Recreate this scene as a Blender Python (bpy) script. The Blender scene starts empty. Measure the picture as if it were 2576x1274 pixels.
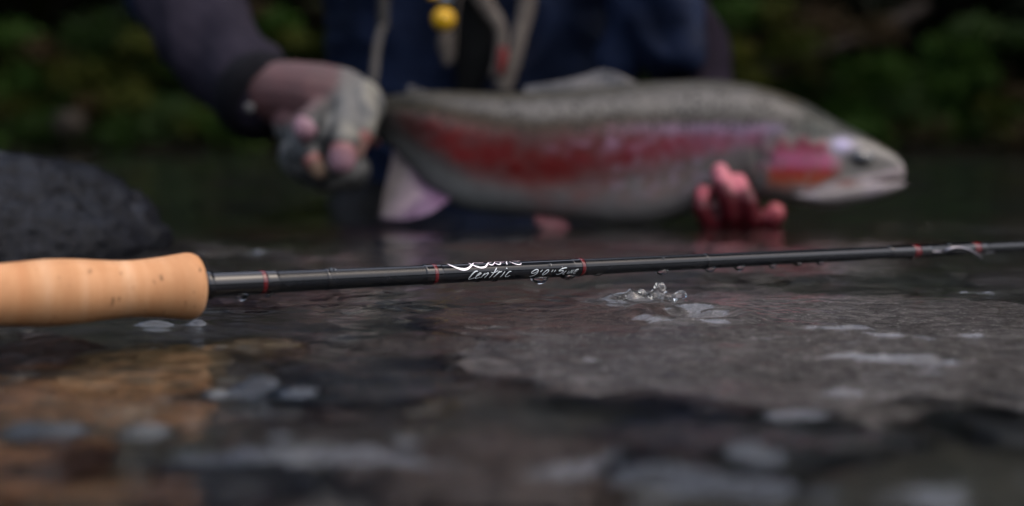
import bpy, bmesh, math, random
import numpy as np
from mathutils import Vector, Matrix, Quaternion
from math import radians as R, sin, cos, pi

rng = np.random.default_rng(7)
random.seed(7)
scene = bpy.context.scene
COL = scene.collection

# ------------------------------------------------------------------ camera
CAM_H = 0.084
FPX = 3506.0                     # focal length in pixels of a 2576 px wide picture
PITCH = math.atan((637.0 - 365.0) / FPX)
cam_d = bpy.data.cameras.new('camera')
cam = bpy.data.objects.new('camera', cam_d)
COL.objects.link(cam)
cam.location = (0, 0, CAM_H)
cam.rotation_euler = (pi / 2 - PITCH, 0, 0)
cam_d.sensor_width = 36.0
cam_d.lens = FPX / 2576.0 * 36.0
cam_d.clip_start = 0.01
cam_d.clip_end = 400.0
cam_d.dof.use_dof = True
cam_d.dof.focus_distance = 0.703
cam_d.dof.aperture_fstop = 4.3
cam_d.dof.aperture_blades = 0
scene.camera = cam

# ------------------------------------------------------------------ sky, sun, exposure
SUN_EL, SUN_AZ = 60.0, 112.0     # azimuth clockwise from +Y; an overcast sky: the light comes from most of it
world = bpy.data.worlds.new('World')
scene.world = world
world.use_nodes = True
wn = world.node_tree
wn.nodes.clear()
sky = wn.nodes.new('ShaderNodeTexSky')
sky.sky_type = 'NISHITA'
sky.sun_disc = False
sky.sun_elevation = R(SUN_EL)
sky.sun_rotation = R(SUN_AZ)
sky.air_density = 1.0
sky.dust_density = 5.0
sky.ozone_density = 1.0
bgn = wn.nodes.new('ShaderNodeBackground')
bgn.inputs['Strength'].default_value = 0.15
won = wn.nodes.new('ShaderNodeOutputWorld')
wn.links.new(sky.outputs[0], bgn.inputs[0])
wn.links.new(bgn.outputs[0], won.inputs[0])

sun_d = bpy.data.lights.new('sun', 'SUN')
sun_d.energy = 1.5
sun_d.angle = R(140)
sun_d.color = (0.96, 0.935, 1.0)
sun = bpy.data.objects.new('sun', sun_d)
COL.objects.link(sun)
az = R(SUN_AZ)
sdir = Vector((sin(az) * cos(R(SUN_EL)), cos(az) * cos(R(SUN_EL)), sin(R(SUN_EL))))
sun.rotation_euler = sdir.to_track_quat('Z', 'Y').to_euler()

scene.view_settings.view_transform = 'Standard'
scene.view_settings.look = 'None'
scene.view_settings.gamma = 1.0
scene.view_settings.use_curve_mapping = False
scene.view_settings.exposure = 1.1
scene.cycles.max_bounces = 12
scene.cycles.transmission_bounces = 10
scene.cycles.transparent_max_bounces = 16
scene.cycles.caustics_refractive = True
scene.cycles.caustics_reflective = False
scene.cycles.sample_clamp_indirect = 6.0
scene.cycles.use_denoising = True

# ------------------------------------------------------------------ helpers
CP, SP = cos(PITCH), sin(PITCH)

def P(px, py, d):
    """point seen at (px, py) of a 2576 px wide picture at depth d from the camera"""
    xc = (px - 1288.0) / FPX * d
    yc = (637.0 - py) / FPX * d
    return Vector((xc, d * CP + yc * SP, CAM_H - d * SP + yc * CP))

def G(px, py, z=0.0):
    """point of the level z seen at (px, py)"""
    a = P(px, py, 1.0) - cam.location
    t = (z - CAM_H) / a.z
    return cam.location + a * t

def tag(o, label=None, cat=None, group=None, kind=None):
    if label: o['label'] = label
    if cat: o['category'] = cat
    if group: o['group'] = group
    if kind: o['kind'] = kind
    return o

def empty(name, loc=(0, 0, 0), parent=None):
    o = bpy.data.objects.new(name, None)
    o.empty_display_size = 0.02
    o.location = loc
    COL.objects.link(o)
    if parent: o.parent = parent
    return o

def link_mesh(name, me, mat, parent=None, smooth=True):
    o = bpy.data.objects.new(name, me)
    COL.objects.link(o)
    if mat is not None:
        me.materials.clear(); me.materials.append(mat)
    if smooth:
        me.polygons.foreach_set('use_smooth', np.ones(len(me.polygons), dtype=bool))
        me.update()
    if parent is not None:
        o.parent = parent
        # all parts are written in world coordinates; parents may have a location of their own
        o.matrix_parent_inverse = parent_world(parent).inverted()
    return o

def parent_world(o):
    m = o.matrix_basis.copy()
    if o.parent is not None:
        m = parent_world(o.parent) @ o.matrix_parent_inverse @ m
    return m

def mesh_np(name, v, f):
    """v (n,3) floats, f (m,k) ints, all faces of k corners"""
    v = np.ascontiguousarray(v, dtype=np.float32); f = np.ascontiguousarray(f, dtype=np.int32)
    me = bpy.data.meshes.new(name)
    me.vertices.add(len(v)); me.vertices.foreach_set('co', v.ravel())
    m, k = f.shape
    me.loops.add(m * k); me.loops.foreach_set('vertex_index', f.ravel())
    me.polygons.add(m)
    me.polygons.foreach_set('loop_start', np.arange(0, m * k, k, dtype=np.int32))
    me.polygons.foreach_set('loop_total', np.full(m, k, dtype=np.int32))
    me.update(calc_edges=True)
    return me

def mesh_py(name, v, f):
    me = bpy.data.meshes.new(name)
    me.from_pydata([tuple(x) for x in v], [], [tuple(x) for x in f])
    me.update()
    return me

def grid_faces(nu, nv, wrap_v=False):
    i = np.arange(nu - 1)[:, None]; j = np.arange(nv if wrap_v else nv - 1)[None, :]
    j2 = (j + 1) % nv
    a = i * nv + j; b = i * nv + j2; c = (i + 1) * nv + j2; d = (i + 1) * nv + j
    return np.stack([a, d, c, b], -1).reshape(-1, 4)

def color_attr(me, cols, name='tint'):
    at = me.color_attributes.new(name, 'FLOAT_COLOR', 'POINT')
    c = np.ones((len(me.vertices), 4), dtype=np.float32); c[:, :3] = cols
    at.data.foreach_set('color', c.ravel())

# gradient noise in numpy ------------------------------------------------
_perm = rng.permutation(256); _perm = np.concatenate([_perm, _perm])
_g3 = rng.normal(size=(256, 3)); _g3 /= np.linalg.norm(_g3, axis=1)[:, None]
def noise(x, y, z=0.0):
    x = np.asarray(x, float); y = np.asarray(y, float); z = np.broadcast_to(np.asarray(z, float), np.broadcast(x, y).shape)
    x, y = np.broadcast_arrays(x, y)
    xi = np.floor(x).astype(int); yi = np.floor(y).astype(int); zi = np.floor(z).astype(int)
    xf = x - xi; yf = y - yi; zf = z - zi
    fade = lambda t: t * t * t * (t * (t * 6 - 15) + 10)
    u, v, w = fade(xf), fade(yf), fade(zf)
    out = 0
    for dx in (0, 1):
        for dy in (0, 1):
            for dz in (0, 1):
                h = _perm[(_perm[(_perm[(xi + dx) & 255] + yi + dy) & 255] + zi + dz) & 255]
                g = _g3[h]
                dot = g[..., 0] * (xf - dx) + g[..., 1] * (yf - dy) + g[..., 2] * (zf - dz)
                out = out + (u if dx else 1 - u) * (v if dy else 1 - v) * (w if dz else 1 - w) * dot
    return out * 1.6
def fbm(x, y, z=0.0, octv=4, gain=0.5):
    a, s, t = 1.0, 1.0, 0
    for k in range(octv):
        t = t + a * noise(x * s + 13.1 * k, y * s + 7.7 * k, z * s if np.ndim(z) else z + 3.3 * k)
        a *= gain; s *= 2.03
    return t

# materials --------------------------------------------------------------
class NT:
    def __init__(self, name):
        self.m = bpy.data.materials.new(name); self.m.use_nodes = True
        self.t = self.m.node_tree; self.n = self.t.nodes; self.n.clear()
        self.out = self.n.new('ShaderNodeOutputMaterial')
        self.bsdf = self.n.new('ShaderNodeBsdfPrincipled')
        self.t.links.new(self.bsdf.outputs[0], self.out.inputs[0])
    def new(self, t, **kw):
        n = self.n.new(t)
        for k, v in kw.items():
            if hasattr(n, k): setattr(n, k, v)
            else: n.inputs[k.replace('_', ' ')].default_value = v
        return n
    def link(self, a, b): self.t.links.new(a, b)
    def set(self, **kw):
        for k, v in kw.items():
            self.bsdf.inputs[k.replace('_', ' ')].default_value = v
        return self
    def coords(self, scale=(1, 1, 1), which='Object', rot=(0, 0, 0)):
        c = self.new('ShaderNodeTexCoord'); mp = self.new('ShaderNodeMapping')
        mp.inputs['Scale'].default_value = scale; mp.inputs['Rotation'].default_value = rot
        self.link(c.outputs[which], mp.inputs['Vector'])
        return mp.outputs[0]
    def noise(self, vec, scale, detail=4, rough=0.5, dist=0.0):
        n = self.new('ShaderNodeTexNoise')
        n.inputs['Scale'].default_value = scale; n.inputs['Detail'].default_value = detail
        n.inputs['Roughness'].default_value = rough; n.inputs['Distortion'].default_value = dist
        if vec is not None: self.link(vec, n.inputs['Vector'])
        return n.outputs[0]
    def voronoi(self, vec, scale, feature='F1', out=0, rnd=1.0):
        n = self.new('ShaderNodeTexVoronoi'); n.feature = feature
        n.inputs['Scale'].default_value = scale; n.inputs['Randomness'].default_value = rnd
        if vec is not None: self.link(vec, n.inputs['Vector'])
        return n.outputs[out]
    def ramp(self, fac, stops, interp='LINEAR'):
        n = self.new('ShaderNodeValToRGB'); n.color_ramp.interpolation = interp
        e = n.color_ramp.elements
        while len(e) < len(stops): e.new(0.5)
        for el, (p, c) in zip(e, stops):
            el.position = p
            el.color = (c[0], c[1], c[2], 1) if hasattr(c, '__len__') else (c, c, c, 1)
        self.link(fac, n.inputs[0])
        return n.outputs[0]
    def mix(self, fac, a, b, mode='MIX'):
        n = self.new('ShaderNodeMix'); n.data_type = 'RGBA'; n.blend_type = mode
        for sock, v in ((n.inputs[0], fac), (n.inputs[6], a), (n.inputs[7], b)):
            if hasattr(v, 'is_output'): self.link(v, sock)
            elif hasattr(v, '__len__'): sock.default_value = (v[0], v[1], v[2], 1)
            else: sock.default_value = v
        return n.outputs[2]
    def bump(self, h, strength=0.3, dist=0.001, prev=None):
        n = self.new('ShaderNodeBump'); n.inputs['Strength'].default_value = strength
        n.inputs['Distance'].default_value = dist
        self.link(h, n.inputs['Height'])
        if prev is not None: self.link(prev, n.inputs['Normal'])
        self.link(n.outputs[0], self.bsdf.inputs['Normal'])
        return n.outputs[0]
    def base(self, sock, k=0.44):
        # colours are written bright; everything in this picture is wet, so its real reflectance is lower
        n = self.mix(1.0, sock, (k, k, k), 'MULTIPLY')
        self.link(n, self.bsdf.inputs['Base Color'])
    def rough(self, sock): self.link(sock, self.bsdf.inputs['Roughness'])

def simple(name, col, rough=0.5, metal=0.0, var=0.15, scale=60, bump=0.0, bscale=400, spec=0.2, coat=0.0):
    t = NT(name); t.set(Roughness=rough, Metallic=metal, Specular_IOR_Level=spec, Coat_Weight=coat, Coat_Roughness=0.05)
    v = t.coords()
    n = t.noise(v, scale, 5, 0.6)
    lo = [c * (1 - var) for c in col]; hi = [min(1, c * (1 + var)) for c in col]
    t.base(t.ramp(n, [(0.3, lo), (0.7, hi)]))
    if bump: t.bump(t.noise(v, bscale, 3), bump, 0.001)
    return t.m

def stone_mat(name, c1, c2, c3, scale=25, rough=0.35, bump=0.6, speck=True, coat=0.0):
    t = NT(name); t.set(Roughness=rough, Specular_IOR_Level=0.25, Coat_Weight=coat, Coat_Roughness=0.12)
    v = t.coords()
    n1 = t.noise(v, scale, 8, 0.65, 0.6)
    c = t.ramp(n1, [(0.25, c1), (0.5, c2), (0.78, c3)])
    n2 = t.noise(v, scale * 9, 6, 0.7)
    c = t.mix(t.ramp(n2, [(0.44, 0.0), (0.58, 0.85)]), c, [x * 0.3 for x in c2])
    n3 = t.noise(v, scale * 22, 4, 0.7)
    c = t.mix(t.ramp(n3, [(0.56, 0.0), (0.70, 0.7)]), c, [min(1, x * 1.7) for x in c3])
    if speck:
        vo = t.voronoi(v, scale * 14)
        c = t.mix(t.ramp(vo, [(0.08, 0.7), (0.2, 0.0)]), c, [min(1, x * 1.5 + 0.04) for x in c3])
    t.base(c)
    b1 = t.bump(t.noise(v, scale * 4, 8, 0.65), bump, 0.004)
    t.bump(n2, bump * 0.6, 0.0008, b1)
    return t.m

# ------------------------------------------------------------------ geometry tools
def smooth_curve(pts, n=8):
    """Catmull-Rom through tuples of any length"""
    p = np.array(pts, float)
    if len(p) < 3: 
        t = np.linspace(0, 1, n + 1)[:, None]
        return p[0] * (1 - t) + p[1] * t
    q = np.vstack([2 * p[0] - p[1], p, 2 * p[-1] - p[-2]])
    out = []
    for i in range(1, len(q) - 2):
        for k in range(n):
            t = k / n
            a, b, c, d = q[i - 1], q[i], q[i + 1], q[i + 2]
            out.append(0.5 * ((2 * b) + (-a + c) * t + (2 * a - 5 * b + 4 * c - d) * t * t + (-a + 3 * b - 3 * c + d) * t ** 3))
    out.append(q[-2])
    return np.array(out)

def tube(name, pts, radii, mat, parent=None, seg=16, flat=1.0, up=None, caps=True):
    """tube along world points; flat < 1 squashes it along its binormal"""
    pts = [Vector(p) for p in pts]
    if not hasattr(radii, '__len__'): radii = [radii] * len(pts)
    v, f = [], []
    ref = Vector(up) if up is not None else Vector((0, 0, 1))
    for i, p in enumerate(pts):
        t = (pts[min(i + 1, len(pts) - 1)] - pts[max(i - 1, 0)]).normalized()
        side = t.cross(ref)
        if side.length < 1e-4: side = t.cross(Vector((0, 1, 0)))
        side.normalize(); u = side.cross(t).normalized()
        for k in range(seg):
            a = 2 * pi * k / seg
            v.append(p + side * cos(a) * radii[i] + u * sin(a) * radii[i] * flat)
    for i in range(len(pts) - 1):
        for k in range(seg):
            k2 = (k + 1) % seg
            f.append((i * seg + k, i * seg + k2, (i + 1) * seg + k2, (i + 1) * seg + k))
    if caps:
        f.append(tuple(range(seg))[::-1]); f.append(tuple((len(pts) - 1) * seg + k for k in range(seg)))
    return link_mesh(name, mesh_py(name, v, f), mat, parent)

def add_sphere(V, F, c, r, M=None, nu=12, nv=18):
    base = len(V)
    for i in range(nu + 1):
        th = pi * i / nu
        for j in range(nv):
            ph = 2 * pi * j / nv
            q = Vector((sin(th) * cos(ph), sin(th) * sin(ph), cos(th)))
            if hasattr(r, '__len__'): q = Vector((q.x * r[0], q.y * r[1], q.z * r[2]))
            else: q = q * r
            if M is not None: q = M @ q
            V.append(Vector(c) + q)
    for i in range(nu):
        for j in range(nv):
            j2 = (j + 1) % nv
            F.append((base + i * nv + j, base + (i + 1) * nv + j, base + (i + 1) * nv + j2, base + i * nv + j2))

def add_seg(V, F, a, ra, b, rb, seg=16):
    a = Vector(a); b = Vector(b); t = (b - a)
    if t.length < 1e-6: return
    t.normalize(); s = t.orthogonal().normalized(); u = s.cross(t)
    base = len(V)
    for p, r in ((a, ra), (b, rb)):
        for k in range(seg):
            an = 2 * pi * k / seg
            V.append(p + s * cos(an) * r + u * sin(an) * r)
    for k in range(seg):
        k2 = (k + 1) % seg
        F.append((base + k2, base + k, base + seg + k, base + seg + k2))
    F.append(tuple(base + k for k in range(seg))); F.append(tuple(base + seg + k for k in range(seg))[::-1])

def chain(V, F, pts):
    """pts: [(Vector, radius)]: a limb that tapers from joint to joint"""
    for i, (p, r) in enumerate(pts):
        add_sphere(V, F, p, r, nu=8, nv=14)
        if i: add_seg(V, F, pts[i - 1][0], pts[i - 1][1], p, r)

def fuse(name, V, F, mat, parent=None, voxel=0.004, smooth=6):
    """one continuous skin round all the pieces"""
    me = mesh_py(name + '_src', V, F)
    o = bpy.data.objects.new(name + '_src', me); COL.objects.link(o)
    m = o.modifiers.new('r', 'REMESH'); m.mode = 'VOXEL'; m.voxel_size = voxel
    s = o.modifiers.new('s', 'SMOOTH'); s.factor = 0.5; s.iterations = smooth
    dg = bpy.context.evaluated_depsgraph_get()
    me2 = bpy.data.meshes.new_from_object(o.evaluated_get(dg))
    me2.name = name
    bpy.data.objects.remove(o); bpy.data.meshes.remove(me)
    return link_mesh(name, me2, mat, parent)

def ico(sub):
    bm = bmesh.new(); bmesh.ops.create_icosphere(bm, subdivisions=sub, radius=1.0)
    bm.verts.ensure_lookup_table()
    v = np.array([x.co[:] for x in bm.verts]); f = np.array([[y.index for y in x.verts] for x in bm.faces])
    bm.free(); return v, f
ICO5, ICO4, ICO2 = ico(6), ico(5), ico(2)

def rock(name, c, size, mat, seed, rough=0.25, rot=0.0, sub=None, flat_top=0.0, label=None, group=None, cat='stone', lumps=1.3, fine=0.0):
    v, f = sub or ICO4
    v = v.copy()
    s = seed * 17.3
    n = fbm(v[:, 0] * lumps + s, v[:, 1] * lumps - s, v[:, 2] * lumps + 2 * s, 3) * rough
    n2 = noise(v[:, 0] * 7 + s, v[:, 1] * 7, v[:, 2] * 7) * rough * 0.10
    n2 = n2 + (fine * fbm(v[:, 0] * 14 + s, v[:, 1] * 14, v[:, 2] * 14, 4) if fine else 0)
    v = v * (1 + n + n2)[:, None]
    if flat_top: v[:, 2] = np.where(v[:, 2] > 0, np.tanh(v[:, 2] / flat_top) * flat_top, v[:, 2])
    v = v * np.array(size)[None]
    cr, sr = cos(rot), sin(rot)
    x = v[:, 0] * cr - v[:, 1] * sr; y = v[:, 0] * sr + v[:, 1] * cr
    v = np.stack([x, y, v[:, 2]], 1)
    o = link_mesh(name, mesh_np(name, v, f), mat)
    o.location = c
    tag(o, label, cat, group)
    return o

# ------------------------------------------------------------------ river bed
def bed_height(x, y):
    d = np.clip(y, -2, 30)
    depth = 0.045 + 0.05 * np.clip((d - 0.75) / 0.6, 0, 1) + 0.35 * np.clip((d - 1.4) / 3.0, 0, 1)
    far = np.clip((d - 9.5) / 2.6, 0, 1)
    depth = depth * (1 - far) - 0.02 * far
    side = np.clip((np.abs(x) - 14) / 10, 0, 1)
    return -depth + fbm(x * 9, y * 9, 0.3, 4) * 0.012 * (1 + d * 0.3) - side * 0.2

def axis(parts):
    """parts: [(start, stop, step)] joined"""
    out = []
    for a, b, s in parts:
        n = max(1, int(round((b - a) / s)))
        out.append(np.linspace(a, b, n, endpoint=False))
    out.append(np.array([parts[-1][1]]))
    return np.concatenate(out)
def grow(a, b, s0, k):
    out = [a]; s = s0
    while out[-1] < b:
        out.append(out[-1] + s); s *= k
    out[-1] = b
    return np.array(out)

def sheet(name, xs, ys, hf, mat):
    X, Y = np.meshgrid(xs, ys, indexing='ij')
    Z = hf(X, Y)
    v = np.stack([X, Y, Z], -1).reshape(-1, 3)
    f = grid_faces(len(xs), len(ys))
    me = mesh_np(name, v, f)
    return link_mesh(name, me, mat)

bt = NT('river_bed_silt'); bt.set(Roughness=0.6)
bv = bt.coords()
bvo = bt.voronoi(bv, 16, out=1); bn = bt.noise(bv, 30, 8, 0.7, 0.5)
bc = bt.ramp(bn, [(0.25, (0.012, 0.010, 0.007)), (0.5, (0.036, 0.029, 0.020)), (0.75, (0.085, 0.068, 0.05))])
bc = bt.mix(0.35, bc, bvo, 'MULTIPLY')
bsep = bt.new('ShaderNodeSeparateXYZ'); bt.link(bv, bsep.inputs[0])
bdk = bt.new('ShaderNodeMapRange'); bt.link(bsep.outputs['Z'], bdk.inputs['Value'])   # bed colour darkened with depth to make the far water dark
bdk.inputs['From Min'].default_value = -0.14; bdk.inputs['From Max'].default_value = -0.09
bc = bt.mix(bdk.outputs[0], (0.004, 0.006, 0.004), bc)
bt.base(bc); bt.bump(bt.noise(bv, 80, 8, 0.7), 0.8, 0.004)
gx = grow(0.6, 30, 0.02, 1.12)
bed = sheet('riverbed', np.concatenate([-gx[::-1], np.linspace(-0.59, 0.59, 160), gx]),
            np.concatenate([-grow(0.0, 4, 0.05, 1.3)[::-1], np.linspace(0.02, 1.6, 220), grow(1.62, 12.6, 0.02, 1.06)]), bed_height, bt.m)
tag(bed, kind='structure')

# pebbles on the bed: many small ones, one object
pv, pf = ico(2)
PB = []
PC = []
nP = 1900
px_ = rng.uniform(-0.75, 0.75, nP); py_ = 0.16 + 1.6 * rng.random(nP) ** 1.3
px_ = np.where((py_ < 0.6) & (px_ > -0.02), -np.abs(px_) - 0.02, px_)
ps = rng.uniform(0.003, 0.012, nP) * (0.7 + 0.6 * py_)
pz = bed_height(px_, py_)
pal = np.array([(0.10, 0.085, 0.07), (0.16, 0.12, 0.08), (0.10, 0.04, 0.03), (0.05, 0.055, 0.065), (0.2, 0.18, 0.15), (0.035, 0.03, 0.03), (0.13, 0.08, 0.06), (0.06, 0.06, 0.055)])
for i in range(nP):
    a = rng.uniform(0, 2 * pi); q = pv * (1 + 0.22 * noise(pv[:, 0] * 1.4 + i, pv[:, 1] * 1.4, pv[:, 2] * 1.4))[:, None]
    q = q * np.array([ps[i] * rng.uniform(0.9, 1.6), ps[i], ps[i] * rng.uniform(0.4, 0.75)])
    q = np.stack([q[:, 0] * cos(a) - q[:, 1] * sin(a), q[:, 0] * sin(a) + q[:, 1] * cos(a), q[:, 2]], 1)
    PB.append(q + np.array([px_[i], py_[i], pz[i] + ps[i] * 0.1]))
    PC.append(np.repeat((pal[rng.integers(len(pal))] * rng.uniform(0.25, 0.8))[None], len(pv), 0))
gf = np.concatenate([pf + i * len(pv) for i in range(nP)])
gm = mesh_np('riverbed_gravel', np.concatenate(PB), gf)
color_attr(gm, np.concatenate(PC))
gt = NT('gravel_stone'); gt.set(Roughness=0.5)
ga = gt.new('ShaderNodeVertexColor'); ga.layer_name = 'tint'
gv = gt.coords()
gt.base(gt.mix(gt.ramp(gt.noise(gv, 220, 5, 0.7), [(0.35, 0.0), (0.7, 0.6)]), ga.outputs[0], (0.03, 0.027, 0.022)))
gt.bump(gt.noise(gv, 260, 5, 0.6), 0.4, 0.001)
gravel = link_mesh('riverbed_gravel', gm, gt.m)
tag(gravel, 'small mixed pebbles covering the bed under the shallow water', 'gravel', kind='stuff')

# larger stones one can tell apart
m_grey = stone_mat('grey_slab_stone', (0.088, 0.074, 0.072), (0.225, 0.192, 0.186), (0.37, 0.33, 0.32), 14, 0.5, 0.5)
m_red = stone_mat('reddish_slab_stone', (0.045, 0.022, 0.020), (0.15, 0.098, 0.09), (0.30, 0.23, 0.215), 26, 0.45, 0.8)
m_tan = stone_mat('tan_stone', (0.06, 0.036, 0.016), (0.125, 0.082, 0.038), (0.20, 0.135, 0.068), 10, 0.5, 0.4, False)
m_pale = stone_mat('pale_stone', (0.16, 0.15, 0.12), (0.3, 0.28, 0.24), (0.42, 0.4, 0.35), 16, 0.5, 0.4)
m_brown = stone_mat('red_brown_stone', (0.022, 0.010, 0.008), (0.055, 0.024, 0.018), (0.09, 0.045, 0.035), 16, 0.5, 0.4)
m_slate = stone_mat('blue_black_stone', (0.007, 0.008, 0.012), (0.017, 0.019, 0.026), (0.035, 0.038, 0.047), 18, 0.45, 0.5)
m_mauve = stone_mat('mauve_stone', (0.05, 0.034, 0.029), (0.10, 0.072, 0.063), (0.155, 0.12, 0.108), 16, 0.5, 0.5)
m_boulder = stone_mat('wet_black_boulder', (0.003, 0.0033, 0.0048), (0.008, 0.009, 0.0125), (0.026, 0.029, 0.042), 24, 0.42, 1.0, False, coat=0.0)

def stone_at(px, py, z, w_px, depth_m, th, mat, seed, label, rot=0.0, top=None, **kw):
    """a stone whose centre shows at (px, py) when its top lies at level z"""
    c = G(px, py, z)
    w = w_px / FPX * c.y / 2
    ft_ = kw.get('flat_top', 0.9)
    off = math.tanh(1 / ft_) * ft_ if 'flat_top' in kw else 0.95
    return rock(kw.pop('name', 'river_stone'), (c.x, c.y, z - th * off), (w, depth_m / 2, th), mat, seed, rot=rot, label=label,
                group='stones lying under the shallow water', cat='stone', flat_top=kw.pop('flat_top', 0.9), **kw)

stone_at(1980, 850, -0.0045, 1500, 0.36, 0.035, m_grey, 1, 'broad grey slab under the water on the right, below the thin end of the rod', rot=-0.15, rough=0.30, flat_top=0.45, sub=ICO5, lumps=1.9, fine=0.03)
stone_at(1430, 815, -0.0025, 700, 0.15, 0.035, m_red, 2, 'reddish rounded stone just under the water below the rod lettering', rot=0.1, rough=0.24, flat_top=0.6, sub=ICO5, fine=0.03)
stone_at(1240, 1190, -0.010, 720, 0.09, 0.03, m_mauve, 3, 'mauve brown stone under the water at the bottom centre', rot=0.2, rough=0.2)
stone_at(1900, 1130, -0.012, 820, 0.10, 0.03, m_slate, 4, 'charcoal stone under the water in front of the broad grey slab', rot=-0.1, rough=0.2)
stone_at(360, 955, -0.012, 440, 0.10, 0.03, m_tan, 5, 'tan orange stone under the water below the cork grip', rot=0.1, rough=0.2)
stone_at(90, 940, -0.015, 300, 0.10, 0.03, m_brown, 6, 'dark red brown stone beside the tan orange stone at the left edge', rough=0.22)
stone_at(310, 1095, -0.012, 150, 0.03, 0.02, m_pale, 7, 'small pale stone under the water in front of the tan orange stone', rough=0.25)
stone_at(940, 985, -0.012, 560, 0.10, 0.03, m_slate, 8, 'blue black flat stone right of the tan orange stone', rot=0.1, rough=0.2)
stone_at(1100, 905, -0.012, 420, 0.07, 0.03, m_mauve, 9, 'dull mauve stone behind the blue black flat stone', rough=0.2)
stone_at(620, 905, -0.010, 300, 0.05, 0.025, m_tan, 10, 'narrow tan stone right behind the tan orange stone', rot=-0.2, rough=0.2)
stone_at(560, 1240, -0.012, 420, 0.07, 0.03, m_slate, 11, 'dark stone at the bottom edge left of the mauve brown stone', rough=0.2)
stone_at(80, 1200, -0.012, 360, 0.08, 0.03, m_brown, 12, 'brown stone in the bottom left corner', rough=0.2)
stone_at(760, 790, -0.018, 420, 0.12, 0.03, m_brown, 13, 'brown stone under the rippled water below the first red winding', rough=0.25)
stone_at(820, 640, -0.026, 620, 0.20, 0.03, m_brown, 14, 'low reddish stone behind the rod between the boulder and the fish', rough=0.2)
stone_at(1900, 660, -0.02, 900, 0.26, 0.035, m_brown, 15, 'dark brown stone under the water between the rod and the fish head', rough=0.2)
stone_at(2420, 1120, -0.02, 420, 0.12, 0.03, m_slate, 16, 'black stone under the water in the bottom right corner', rough=0.2)
stone_at(150, 830, -0.02, 420, 0.12, 0.03, m_slate, 17, 'dark green grey stone under the water right below the cork grip', rough=0.2)

# the dry-topped boulder on the left
m_boulder.node_tree.nodes['Principled BSDF'].inputs['Specular IOR Level'].default_value = 0.10; m_boulder.node_tree.nodes['Principled BSDF'].inputs['Roughness'].default_value = 0.24
bo = rock('boulder', (-0.448, 1.13, -0.012), (0.165, 0.15, 0.092), m_boulder, 21, rough=0.10, rot=0.25, sub=ICO5,
          label='large rounded wet black boulder standing out of the river behind the cork grip', cat='boulder', lumps=1.0, fine=0.035)

# ------------------------------------------------------------------ water surface
BUMPS = []     # (x, y, height, half width x, half width y, tilt)
def wavelet(px, py, h, wx, wy, rot=0.0):
    c = G(px, py)
    if py > 960: wx, wy = wx * 1.3, wy * 0.88
    BUMPS.append((c.x, c.y, h, wx, wy, rot))
# swells and crests that catch the sky
for a in [(640, 990, .0030, .018, .0075, .10), (720, 1000, .0032, .016, .0075, -.35), (160, 1088, .0030, .009, .007, 0), (60, 1078, .0028, .008, .007, 0),
          (380, 1100, .0028, .010, .007, 0), (640, 1120, .0030, .014, .008, 0), (800, 1145, .0034, .030, .009, -.1), (990, 1128, .0030, .014, .008, .1),
          (1630, 1178, .0034, .016, .0085, -.25), (1740, 1212, .0034, .020, .0085, -.45), (1885, 1165, .0030, .008, .008, 0),
          (2000, 1045, .0024, .014, .007, 0), (2130, 990, .0026, .012, .007, -.2), (2230, 905, .0030, .030, .006, -.3),
          (2170, 838, .0026, .030, .0045, -.25), (2250, 848, .0022, .016, .004, -.2), (2460, 848, .0024, .018, .005, -.25), (2540, 1250, .0034, .016, .010, .3),
          (1480, 905, .0014, .006, .004, 0), (2500, 748, .0020, .012, .0045, 0), (2430, 746, .0016, .008, .004, 0),
          (385, 828, .0022, .012, .0035, 0), (497, 828, .0024, .005, .004, 0), (560, 880, .0016, .010, .005, .2), (640, 870, .0014, .012, .004, 0),
          (1600, 768, .0022, .010, .0035, -.1), (1700, 790, .002, .006, .003, .4), (1790, 792, .0022, .007, .003, -.5), (1745, 803, .0018, .008, .003, 0),
          (470, 612, .003, .014, .006, 0), (520, 620, .003, .02, .005, 0), (600, 628, .003, .022, .006, 0), (665, 640, .003, .016, .006, 0), (560, 640, .0025, .03, .006, 0), (440, 640, .003, .02, .006, 0)]:
    wavelet(*a)

SPL = G(1660, 765); HOL = G(1745, 800)

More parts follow.
